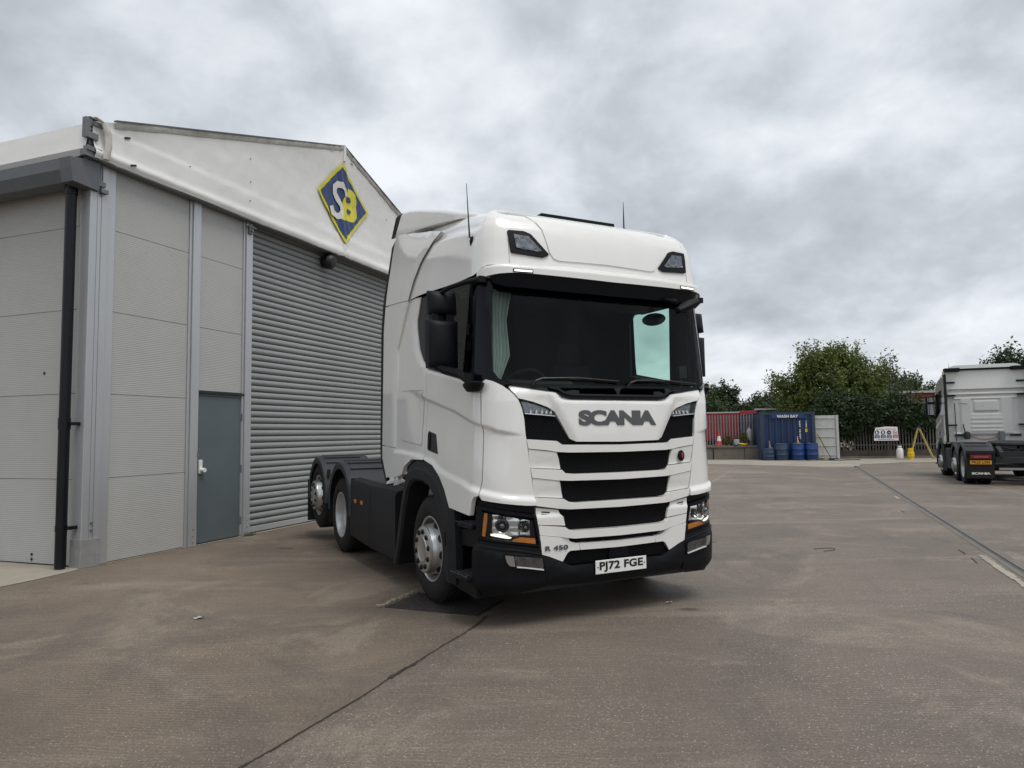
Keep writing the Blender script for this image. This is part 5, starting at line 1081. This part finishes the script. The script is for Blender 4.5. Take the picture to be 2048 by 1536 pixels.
def corrugated(n, w0, w1, z0, z1, M_, m, par, pitch=.30, dep=.05):
    b = MB(); pts = []; x = w0
    while x < w1 - 1e-6:
        for f, d in ((0, 0), (.30, 0), (.45, dep), (.80, dep), (.95, 0)): pts.append((min(x + f * pitch, w1), d))
        x += pitch
    pts.append((w1, 0)); L = len(pts); b.add([(x, d, z) for z in (z0, z1) for x, d in pts], [(i, i + 1, L + i + 1, L + i) for i in range(L - 1)], M_); return b.build(n, m, par, 0)
corrugated('end_sheet', -hw_ + .17, hw_ - .17, .12, CT - .10, Matrix.Translation((0, .03, 0)), MT['blue'], ct)
for s, x in ((1, -hw_ + .03), (-1, hw_ - .03)): corrugated('side_sheet', .12, D_ - .12, .05, CT - .05, Matrix.Translation((x, 0, 0)) @ Matrix.Rotation(R(90), 4, 'Z'), MT['blue'], ct)
cbox('container_roof', (-hw_, 0, CT), (hw_, D_, CT + .03), MT['blue2']); cbox('rear_sheet', (-hw_ + .17, D_ - .06, 0), (hw_ - .17, D_ - .02, CT), MT['blue'])
bd = cbox('sign_board', (-.80, -.02, CT - .29), (.86, .008, CT - .08), MT['barrel'], ct)
me = fit_text('WASH BAY', 1.06, .150, MT['white_plain'], .004, .03, 1.05)
for v in me.vertices: v.co = Vector((v.co.x, -.025 - v.co.z, CT - .19 + v.co.y))
link('board_lettering', me, bd)
def vertical_text(txt, x, ztop_, hgt, wid, mat, par):
    n = len(txt); st = hgt / n
    for k, c in enumerate(txt):
        if c == ' ': continue
        me = fit_text(c, wid if c not in '1I' else wid * .4, st * .78, mat, .003, .04)
        for v in me.vertices: v.co = Vector((x + v.co.x, .022 - v.co.z, ztop_ - st * (k + .5) + v.co.y))
        link('marking_digit', me, par)
vertical_text('0534 281802', .60, 2.02, .95, .075, MT['white_plain'], ct); vertical_text('1288', .92, 2.02, .36, .06, MT['white_plain'], ct)
cbox('warning_label', (.86, .015, 1.42), (.96, .026, 1.60), MT['yellow'])
def barrel(x, y, r, hh, mat, label, nm='water_barrel'):
    pr = [(0, 0), (r * .94, 0), (r * .97, .03), (r * .95, .06), (r, .10), (r, hh * .32), (r * 1.025, hh * .335), (r, hh * .35), (r, hh * .64), (r * 1.025, hh * .655), (r, hh * .67), (r, hh - .10), (r * .95, hh - .05), (r * .97, hh - .02), (r * .94, hh), (r * .9, hh - .015), (0, hh - .015)]
    o = MB().lathe(pr, 28).build(nm, mat, None, 40); o.location = (x, y, .004); return props(o, label, 'barrel', 'blue barrels by the container')
def cpos(x, y): c, s = math.cos(R(-8)), math.sin(R(-8)); p = ct.location; return (p.x + c * x - s * y, p.y + s * x + c * y)
bl = barrel(*cpos(-1.07, -.42), .29, .60, MT['barrel2'], 'short grey blue drum at the left foot of the container')
barrel(*cpos(-.46, -.44), .34, .86, MT['barrel2'], 'faded tall blue barrel, second from left in front of the container')
barrel(*cpos(.32, -.46), .34, .86, MT['barrel'], 'bright blue barrel just left of the rightmost one'); barrel(*cpos(.99, -.46), .33, .86, MT['barrel'], 'bright blue barrel, rightmost of the row at the container')
MT['flesh'] = material('orange_glove', (.62, .33, .17), .7, var=.15, vscale=12)
for (x, z, lb, col) in ((-1.02, .66, 'pale pump nozzle standing on the short grey blue drum', MT['chip']), (.36, .88, 'orange and white pump on the bright blue barrel', MT['flesh'])):
    px, py = cpos(x, -.40); b = MB().tube([(0, 0, 0), (.02, 0, .12), (.0, 0, .22), (.0, 0, .40)], [.05, .055, .03, .02], 8).tube([(.0, -.02, .05), (.12, -.03, .02), (.18, -.03, -.06)], .025, 6); o = b.build('barrel_pump', col); o.location = (px, py, z - .05); props(o, lb, 'pump')
# white panel and poles
px, py = cpos(1.42, .35); wp = empty('insulated_panel', (px, py, 0), R(-10)); props(wp, 'off white ribbed insulated panel standing right of the blue container', 'panel')
MB().box((0, 0, .06), (1.12, .06, 2.27)).build('sheet', MT['reefer'], wp, 0)
for z in (.22, .70, 1.16, 1.62, 2.12): MB().box((.03, -.03, z - .02), (1.02, -.001, z + .02)).build('rib', MT['reefer'], wp, 0, .006)
MB().box((1.03, -.06, .05), (1.15, .07, 2.28)).build('edge_post', MT['reefer'], wp, 0)
MB().box((.0, -.02, 0), (1.12, .08, .055)).build('foot_rail', MT['black_plain'], wp, 0)
for k, (x0, x1, zt, lb) in enumerate(((1.40, 1.72, 1.55, 'pale handled broom leaning on the white panel'), (1.50, 1.98, 1.30, 'black brush pole leaning on the white panel'))):
    a = Vector((*cpos(x0, .22), zt)); c = Vector((*cpos(x1, -.35), .05)); o = MB().tube([a, (a + c) / 2, c], .018, 6).box((c.x - .14, c.y - .04, .005), (c.x + .14, c.y + .04, .06)).build('wash_brush', MT['timber'] if k == 0 else MT['black_plain'], None); props(o, lb, 'brush')
pts = []; rnd = random.Random(5)
for k in range(60): t = k / 59; pts.append((14.6 + 2.6 * t, 35.55 - .3 * t + .25 * math.sin(t * 9), .025))
props(MB().tube(pts, .02, 5).build('water_hose', MT['black_plain']), 'black hose snaking on the ground before the container', 'hose')
# low block wall left of the container, coping, things on it
bw = empty('low_wall', (9.4, 38.6, 0), R(-14)); props(bw, 'low concrete block wall with flat coping left of the container', 'wall')
for x in (-.2, 1.42, 3.0): MB().box((x, 0, 0), (x + 1.56 - (.35 if x > 2.9 else 0), .7, .62)).build('block', MT['block'], bw, 0, .012)
MB().box((-.3, -.06, .64), (4.35, .76, .74)).build('coping', MT['block'], bw, 0, .01)
def wpos(x, y): c, s = math.cos(R(-14)), math.sin(R(-14)); return (9.4 + c * x - s * y, 38.6 + s * x + c * y)
def put(o, x, y, z, label, cat, group=None): o.location = (*wpos(x, y), z); return props(o, label, cat, group)
cn = empty('traffic_cone', (*wpos(1.72, .3), .742)); props(cn, 'red and white traffic cone standing on the low wall', 'traffic cone')
MT['cone'] = material('cone_red', (.42, .05, .045), .5, var=.08)
MB().box((-.2, -.2, 0), (.2, .2, .05)).build('base', MT['cone'], cn, 0, .01); MB().lathe([(.16, .05), (.115, .26)], 16).build('lower_band', MT['cone'], cn); MB().lathe([(.115, .26), (.07, .52)], 16).build('white_band', MT['white_plain'], cn); MB().lathe([(.07, .52), (.035, .80), (0, .81)], 16).build('tip', MT['cone'], cn)
put(MB().lathe([(0, 0), (.13, 0), (.16, .32), (.15, .33), (.12, .05)], 16).build('bucket', MT['reefer']), 2.62, .2, .742, 'grey white bucket on the low wall beside the yellow bush', 'bucket', 'buckets on the low wall')
put(MB().lathe([(0, 0), (.13, 0), (.16, .32), (.15, .33), (.12, .05)], 16).build('bucket', MT['white_plain']), 3.95, .2, .742, 'white bucket on the low wall next to the container', 'bucket', 'buckets on the low wall')
put(MB().lathe([(0, 0), (.15, 0), (.16, .05), (.16, .75), (.10, .88), (.05, .90), (.05, 1.0), (0, 1.0)], 16).build('gas_cylinder', material('cylinder_grey', (.30, .31, .31), .5, metal=.3)), 3.30, .45, .742, 'tall grey gas cylinder behind the bushes on the low wall', 'gas cylinder')
hp = []
for k in range(50): t = k * .35; hp.append((.14 * math.cos(t) * (1 + .05 * t), .10 * math.sin(t), .03 + .0015 * k))
put(MB().tube(hp, .03, 5).build('coiled_hose', MT['yellow']), 2.95, .12, .745, 'coiled yellow hose on the low wall', 'hose')
put(MB().lathe([(0, .1), (.12, .09), (.16, .04), (.13, 0), (0, 0)], 10).build('bundle', MT['sign_blue']), 2.55, .05, .744, 'dark blue bundle below the bucket on the low wall', 'bundle')
put(MB().lathe([(0, .16), (.10, .14), (.22, .06), (.26, 0), (0, 0)], 9).build('sack', MT['reefer']), 4.05, -.0 + .1, .744, 'pale sack slumped on the low wall by the container', 'sack')
# palisade fences
MT['pale_light'] = material('galvanised_pale', (.21, .195, .185), .55, metal=.15, var=.18, vscale=1.5, dirt=.3, dirtcol=(.10, .09, .08))
def fence(name, label, x0, y0, x1, y1, zb, hh, pmat=None):
    pmat = pmat or MT['pale_steel']
    L = math.hypot(x1 - x0, y1 - y0); f = empty(name, (x0, y0, zb), math.atan2(y1 - y0, x1 - x0)); props(f, label, 'fence', 'palisade fences')
    pm_ = key_mesh('pale%.2f' % hh, lambda: MB().add([(-.034, 0, .0), (-.012, -.022, .0), (.012, -.022, .0), (.034, 0, .0), (-.034, 0, hh - .10), (-.012, -.022, hh - .06), (.012, -.022, hh - .06), (.034, 0, hh - .10), (0, -.012, hh), (-.024, 0, hh - .03), (.024, 0, hh - .03)], [(0, 1, 5, 4), (1, 2, 6, 5), (2, 3, 7, 6), (4, 5, 8, 9), (6, 7, 10, 8), (5, 6, 8)]).mesh('pale', pmat, 0, fix=False))
    n = int(L / .150)
    for k in range(n): o = link('pale', pm_, f); o.location = (k * .15 + .04, 0, 0)
    for z in (.28, hh - .38): MB().box((0, .0, z), (L, .05, z + .045)).build('rail', MT['pale_steel'], f, 0)
    k = 0
    while k < L: MB().box((k, .05, -zb), (k + .10, .11, hh - .1)).build('post', MT['pale_steel'], f, 0); k += 2.75
    return f
fence('palisade_fence', 'grey steel palisade fence behind the low wall and cone', 8.6, 39.62, 13.45, 38.45, .0, 2.42, MT['pale_light'])
fence('palisade_fence', 'grey palisade fence on a low dark wall behind the safety sign', 16.9, 37.6, 30.0, 36.1, .40, 2.0)
rw = empty('retaining_wall', (16.9, 37.5, 0), math.atan2(-1.5, 13.1)); props(rw, 'low dark retaining wall under the right hand fence', 'wall')
for k in range(8): MB().box((k * 1.7, 0, 0), (k * 1.7 + 1.69, .35, .42)).build('block', material('dark_block', (.06, .052, .045), .9, var=.3, vscale=3, dirt=.4, dirtcol=(.03, .03, .025)) if k == 0 else bpy.data.materials['dark_block'], rw, 0, .01)
MB().box((0, -.10, 0), (13.4, -.005, .12)).build('footing', MT['block'], rw, 0)
# red curtain-sided trailer behind the fence
tr = empty('box_trailer', (10.6, 44.2, 0), R(-12)); props(tr, 'red curtain sided trailer parked behind the palisade fence', 'trailer')
MB().box((-4, 0, .95), (3.35, 2.5, 2.62)).build('curtain_side', MT['red_trailer'], tr, 0, .02); MB().box((3.38, -.02, .9), (4.35, 2.5, 2.74)).build('bright_end', MT['red'], tr, 0, .02)
MB().box((-4, -.03, 2.62), (3.36, 2.52, 2.70)).build('roof_rail', MT['reefer'], tr, 0); MB().box((-4, .1, .80), (4.35, 2.4, .93)).build('bed', MT['black_plain'], tr, 0)
for x in (-3, -1.6, .4, 2.6): 
    MB().lathe([(.25, -.12), (.46, -.14), (.48, 0), (.46, .14), (.25, .12)], 20, Matrix.Translation((x, .25, .48)) @ Matrix.Rotation(R(90), 4, 'X')).build('trailer_wheel', MT['rubber'], tr)
MB().box((-4, -.35, .03), (2.6, -.2, .42)).build('side_guard', MT['white_plain'], tr, 0)
lp_ = MB().box((0, 0, 0), (9, .12, .10)).build('roof_rail', MT['reefer'], tr, 0); lp_.location = (4.3, .2, 2.78)
# safety sign on the fence
sn = empty('safety_sign', (18.62, 36.72, .93), math.atan2(-1.5, 13.1)); props(sn, 'white safety notice with blue and red symbols fixed to the fence', 'sign')
MB().prism([(0, 0), (1.20, 0), (1.17, .70), (.62, .72), (.10, .66), (.02, .40)], 0, .012, 1).build('board', MT['plate_white'], sn, 0)
MT['sgn_red'] = material('notice_red', (.50, .05, .05), .5, var=.1)
for k in range(4):
    x = .16 + k * .295; red = k == 3; m_ = MT['sgn_red'] if red else MT['sign_blue']
    c = MB().cyl((x, -.004, .42), (x, -.010, .42), .108, n=20).build('symbol_disc', m_, sn)
    if red: MB().cyl((x, -.011, .42), (x, -.014, .42), .082, n=18).build('symbol_field', MT['plate_white'], c); MB().box((-.085, -.002, -.012), (.085, .002, .012), Matrix.Translation((x, -.016, .42)) @ Matrix.Rotation(R(40), 4, 'Y')).build('symbol_bar', MT['sgn_red'], c, 0); MB().box((x - .05, -.018, .40), (x + .05, -.015, .415)).build('symbol_mark', MT['ink'], c, 0)
    else: MB().prism([(x - .05, .37), (x + .05, .36), (x + .06, .41), (x, .44), (x - .02, .50), (x - .055, .47)] if k == 0 else ([(x - .02, .35), (x + .03, .36), (x + .04, .44), (x + .01, .49), (x - .04, .48), (x - .05, .42)] if k == 1 else [(x - .05, .40), (x + .05, .40), (x + .04, .42), (x - .04, .43)]), -.011, -.014, 1).build('symbol_mark', MT['plate_white'], c, 0)
    MB().box((x - .12, -.008, .13), (x + .12, -.003, .29)).build('text_block', m_, sn, 0)
    for j, ww in enumerate((.07, .09, .06)): MB().box((x - ww, -.011, .245 - j * .045), (x + ww, -.009, .258 - j * .045)).build('text_line', MT['plate_white'], sn, 0)
MB().box((.20, -.006, .055), (.98, -.003, .075)).build('text_line', MT['ink'], sn, 0); MB().box((.14, -.006, .575), (1.10, -.003, .60)).build('text_line', MT['sgn_red'], sn, 0)
# step ladder, gas bottle, yellow container
ld = empty('step_ladder', (20.35, 35.75, 0), R(-25)); props(ld, 'yellow timber step ladder standing by the far truck', 'ladder')
for y in (-.25, .25):
    MB().tube([(-.42, y, 0), (0, y * .75, 1.55)], .035, 5).build('stile', MT['timber'], ld); MB().tube([(.62, y, 0), (.06, y * .75, 1.52)], .035, 5).build('stile', MT['timber'], ld)
for k in range(1, 6): z = k * .26; MB().box((-.42 + .27 * z - .05, -.24, z), (-.42 + .27 * z + .06, .24, z + .03)).build('tread', MT['timber'], ld, 0)
MB().box((-.06, -.20, 1.52), (.12, .20, 1.60)).build('top_cap', MT['barrel2'], ld, 0); MB().tube([(-.20, -.24, .80), (.35, -.24, .80)], .010, 5).build('spreader', MT['galv'], ld)
o = MB().lathe([(0, .03), (.10, .0), (.13, .04), (.155, .10), (.155, .46), (.12, .55), (.05, .58), (.09, .60), (.09, .68), (0, .68)], 18).build('gas_bottle', MT['white_plain']); o.location = (19.28, 35.55, .004); props(o, 'white gas bottle standing on the pale concrete under the sign', 'gas bottle')
o = MB().lathe([(0, 0), (.13, 0), (.135, .12), (.16, .14), (.16, .34), (.13, .36), (.125, .55), (0, .56)], 16).build('yellow_drum', MT['yellow']); o.location = (19.75, 35.42, .004); props(o, 'yellow plastic drum standing left of the ladder', 'drum')
# brick building far behind
bb = empty('brick_building', (27, 52, 0), R(-10)); props(bb, 'low red brick building with pale roof edge behind the hedge', 'building')
MB().box((0, 0, 0), (9, 6, 4.1)).build('wall', MT['brick'], bb, 0); MB().box((-.2, -.2, 4.1), (9.2, 6.2, 4.25)).build('roof', MT['reefer'], bb, 0)

# ------------------------------------------------------------------ trees
def leaf_material(name, col, var=.45):
    m = material(name, col, .55, var=var, vscale=.9, spec=.35); t = m.node_tree; b = t.nodes['Principled BSDF']
    b.inputs['Transmission Weight'].default_value = 0
    tl_ = N(t, 'ShaderNodeBsdfTranslucent'); tl_.inputs[0].default_value = (col[0] * 1.5, col[1] * 1.5, col[2] * .8, 1); mxs = N(t, 'ShaderNodeMixShader'); mxs.inputs[0].default_value = .25
    out = [n for n in t.nodes if n.type == 'OUTPUT_MATERIAL'][0]; t.links.new(b.outputs[0], mxs.inputs[1]); t.links.new(tl_.outputs[0], mxs.inputs[2]); t.links.new(mxs.outputs[0], out.inputs[0]); return m
MT['bark'] = material('bark', (.07, .055, .04), .9, var=.3, vscale=8, bump=.5, bscale=25)
LF = {'mid': leaf_material('leaf_mid', (.095, .125, .030)), 'dark': leaf_material('leaf_dark', (.026, .046, .015)), 'grey': leaf_material('leaf_grey', (.060, .080, .038)), 'far': leaf_material('leaf_far', (.040, .066, .026)), 'yellow': leaf_material('leaf_yellow', (.095, .085, .026)), 'red': leaf_material('leaf_red', (.15, .05, .03))}
def tree(name, label, base, blobs, nclump, per, ls, mat, seed, trunk_r=.12, spread=.35, group=None, limbs=7, shell=.45, cat='tree'):
    """blobs: list of (dx, dy, z, rx, ry, rz); leaves gathered in clumps through the outer part of the blobs"""
    rnd = random.Random(seed); t = empty(name, (*base, 0)); props(t, label, cat, group or ('trees beyond the fence' if cat == 'tree' else 'bushes along the fence'))
    tb = MB(); zmin = min(b_[2] - b_[5] for b_ in blobs); zc_ = sum(b_[2] for b_ in blobs) / len(blobs)
    if trunk_r:
        tb.tube([(0, 0, 0), (.05, 0, zc_ * .35), (-.04, .05, zc_ * .7)], [trunk_r, trunk_r * .8, trunk_r * .5], 7)
        for k in range(limbs):
            b_ = blobs[k % len(blobs)]; e = (b_[0] + rnd.uniform(-.5, .5) * b_[3], b_[1] + rnd.uniform(-.5, .5) * b_[4], b_[2] + rnd.uniform(-.1, .8) * b_[5])
            s0 = (0, 0, zc_ * rnd.uniform(.25, .6)); mid = tuple((a + c) / 2 + rnd.uniform(-.15, .15) for a, c in zip(s0, e)); tb.tube([s0, mid, e], [trunk_r * .45, trunk_r * .3, trunk_r * .1], 5)
        tb.build('trunk', MT['bark'], t)
    vol = [b_[3] * b_[4] * b_[5] for b_ in blobs]; V = []; F = []
    for k in range(nclump):
        b_ = rnd.choices(blobs, vol)[0]
        while True:
            d = Vector((rnd.uniform(-1, 1), rnd.uniform(-1, 1), rnd.uniform(-1, 1)))
            if shell < d.length < 1: break
        c = Vector((b_[0] + d.x * b_[3], b_[1] + d.y * b_[4], b_[2] + d.z * b_[5]))
        gap = noise.noise(c * 1.1 + Vector((seed, 0, 0)))
        if gap < -.30: continue
        out = d.normalized(); cs = spread * rnd.uniform(.5, 1.2); tip = Vector((out.x * .5, out.y * .5, .8)).normalized()
        for j in range(per):
            a = rnd.uniform(-1, 1.3); p = c + tip * a * cs + Vector((rnd.gauss(0, .35), rnd.gauss(0, .35), rnd.gauss(0, .3))) * cs
            if p.z < .05: continue
            n = (out * .6 + Vector((rnd.gauss(0, .7), rnd.gauss(0, .7), rnd.gauss(.35, .6)))).normalized(); e1 = n.orthogonal().normalized(); e1 = Matrix.Rotation(rnd.random() * 6.283, 3, n) @ e1; e2 = n.cross(e1); s_ = ls * rnd.uniform(.6, 1.3)
            i = len(V); V += [p - e1 * s_, p + e2 * s_ * .45, p + e1 * s_, p - e2 * s_ * .45]; F.append((i, i + 1, i + 2, i + 3))
    me = bpy.data.meshes.new('crown'); me.from_pydata([tuple(v) for v in V], [], F); me.materials.append(mat); o = link('crown', me, t); o['kind'] = 'stuff'
    return t
big = [(0, 0, 4.0, 2.3, 1.9, 2.1), (-1.9, .2, 3.3, 1.5, 1.3, 1.3), (1.5, 0, 3.7, 1.6, 1.5, 1.7), (-.6, 0, 5.5, 1.2, 1.0, 1.0), (1.0, .2, 5.6, 1.1, 1.0, .9), (2.6, .3, 4.4, 1.0, .9, 1.1), (-2.9, 0, 4.1, .7, .7, .6), (0, 0, 2.2, 2.6, 1.5, 1.2)]
tree('willow_tree', 'large light green bushy tree rising behind the white panel', (18.6, 41.6), big, 2600, 17, .105, LF['mid'], 1, .18, .42)
hg = [(0, 0, 2.1, 1.9, .8, 1.2), (1.8, 0, 2.2, 1.6, .8, 1.1), (-1.4, 0, 2.2, 1.4, .8, 1.2), (.6, .5, 1.0, 3.0, .35, .9)]
tree('ivy_bush', 'dense dark bush behind the fence right of the white panel', (18.7, 37.75), hg, 1700, 16, .10, LF['dark'], 2, .08, .3, shell=.6, cat='bush')
tree('ivy_bush', 'dark green bush behind the safety sign', (21.3, 37.6), [(0, 0, 1.9, 1.7, .8, .9), (1.2, .1, 1.8, 1.2, .8, .85), (.6, .5, 1.0, 2.2, .35, .9)], 1440, 16, .10, LF['dark'], 3, .08, .3, shell=.6, cat='bush')
tree('hedge_bush', 'mixed green and reddish hedge behind the ladder', (23.6, 37.3), [(0, .1, 1.75, 1.5, .8, .8), (1.6, .1, 1.7, 1.3, .8, .75), (3.4, .1, 1.7, 1.8, .8, .75), (1, .5, 1.0, 2.6, .35, .9)], 1600, 15, .10, LF['yellow'], 4, .08, .3, shell=.5, cat='bush')
tree('hedge_bush', 'reddish brown shrub at the top of the hedge left of the far truck', (25.5, 40.2), [(0, 0, 2.3, 1.5, .8, .8)], 384, 14, .10, LF['red'], 14, .06, .3, cat='bush')
tree('slender_tree', 'thin sparse young tree right of the large willow', (23.2, 43.0), [(0, 0, 4.2, .8, .8, 1.7), (.5, 0, 3.4, .9, .8, 1.0), (-.4, 0, 5.3, .5, .5, .8)], 170, 12, .085, LF['grey'], 5, .05, .35, limbs=14)
tree('roundtop_tree', 'grey green tree behind the low brick building', (29.6, 57.0), [(0, 0, 4.3, 2.5, 2, 1.9), (2.4, 0, 4.0, 2.0, 2, 1.5), (-2.2, 0, 3.6, 1.6, 1.6, 1.2)], 832, 16, .15, LF['grey'], 6, .15, .45)
tree('dark_tree', 'dark tree rising above the far truck at the right edge', (29.3, 41.5), [(0, 0, 4.4, 1.6, 1.4, 1.7), (2.2, 0, 4.3, 1.7, 1.5, 1.6), (-1.3, 0, 3.6, 1.0, 1, 1.2), (3.9, 0, 4.0, 1.5, 1.4, 1.6)], 1520, 16, .11, LF['dark'], 7, .15, .4)
tree('twin_tree', 'dark tree with two rounded tops above the red trailer', (17.3, 60), [(-.6, 0, 4.5, .9, .9, .95), (.9, 0, 4.6, 1.0, .9, 1.05), (0, 0, 3.0, 2.2, 1.4, 1.6), (-1.6, 0, 2.6, 1.3, 1.2, 1.4)], 992, 16, .13, LF['far'], 8, .14, .35)
tree('hedge_tree', 'low tree between the twin topped tree and the willow', (21.4, 60), [(0, 0, 3.2, 1.8, 1.3, 1.4), (2.2, 0, 3.4, 1.8, 1.3, 1.4), (-1.8, 0, 2.6, 1.2, 1.2, 1.1)], 992, 16, .13, LF['far'], 9, .12, .35)
tree('hedge_tree', 'low dark tree right behind the blue container', (22.6, 54), [(0, 0, 2.6, 2.0, 1.3, 1.7), (-2.6, 0, 2.3, 1.8, 1.2, 1.5)], 1024, 16, .13, LF['dark'], 10, .12, .35)
tree('hedge_tree', 'low tree half hidden behind the white truck', (13.4, 58), [(0, 0, 2.9, 2.2, 1.3, 1.5), (2.4, 0, 2.7, 1.6, 1.3, 1.5)], 896, 16, .13, LF['far'], 11, .12, .35)
tree('yellow_bush', 'yellow green bush on the low wall left of the bucket', (*wpos(2.28, .42), ), [(0, 0, 1.0, .34, .25, .34)], 60, 10, .05, LF['yellow'], 12, 0, .10, cat='bush', group='bushes on the low wall')
tree('yellow_bush', 'olive bush on the low wall right of the bucket', (*wpos(3.1, .42), ), [(0, 0, .96, .42, .25, .26), (-.15, 0, 1.25, .2, .2, .3)], 80, 10, .05, LF['yellow'], 13, 0, .10, cat='bush', group='bushes on the low wall')
tree('hedge_tree', 'low dark hedge tree just behind the fence left of the container', (14.6, 52), [(0, 0, 2.0, 2.2, 1.2, 1.5), (2.6, 0, 2.1, 2.0, 1.2, 1.5), (-2.2, 0, 1.8, 1.8, 1.2, 1.3)], 900, 16, .13, LF['dark'], 31, .12, .35)
tree('hedge_tree', 'dark hedge tree between the willow and the slender tree', (22.6, 45), [(0, 0, 2.2, 2.0, 1.2, 1.5), (1.8, 0, 1.8, 1.6, 1.2, 1.3)], 900, 16, .12, LF['dark'], 32, .12, .35)
# treeline that closes the horizon
rnd = random.Random(21); V = []; F = []
for k in range(26000):
    a = rnd.uniform(-2.4, 2.4); rr = rnd.uniform(150, 175); x = math.sin(a) * rr; y = math.cos(a) * rr; hh = 6.0 + 2.8 * noise.noise(Vector((a * 9, 0, 0))) + 1.5 * noise.noise(Vector((a * 40, 3, 0)))
    z = hh * rnd.random() ** .6; s_ = rnd.uniform(.5, 1.0); n = Vector((rnd.gauss(0, 1), rnd.gauss(0, 1), rnd.gauss(.4, 1))).normalized(); e1 = n.orthogonal().normalized(); e2 = n.cross(e1); p = Vector((x, y, z)); i = len(V); V += [p - e1 * s_, p - e2 * s_, p + e1 * s_, p + e2 * s_]; F.append((i, i + 1, i + 2, i + 3))
me = bpy.data.meshes.new('woodland'); me.from_pydata([tuple(v) for v in V], [], F); me.materials.append(LF['far']); props(link('woodland', me), 'distant dark treeline on the horizon', kind='stuff')
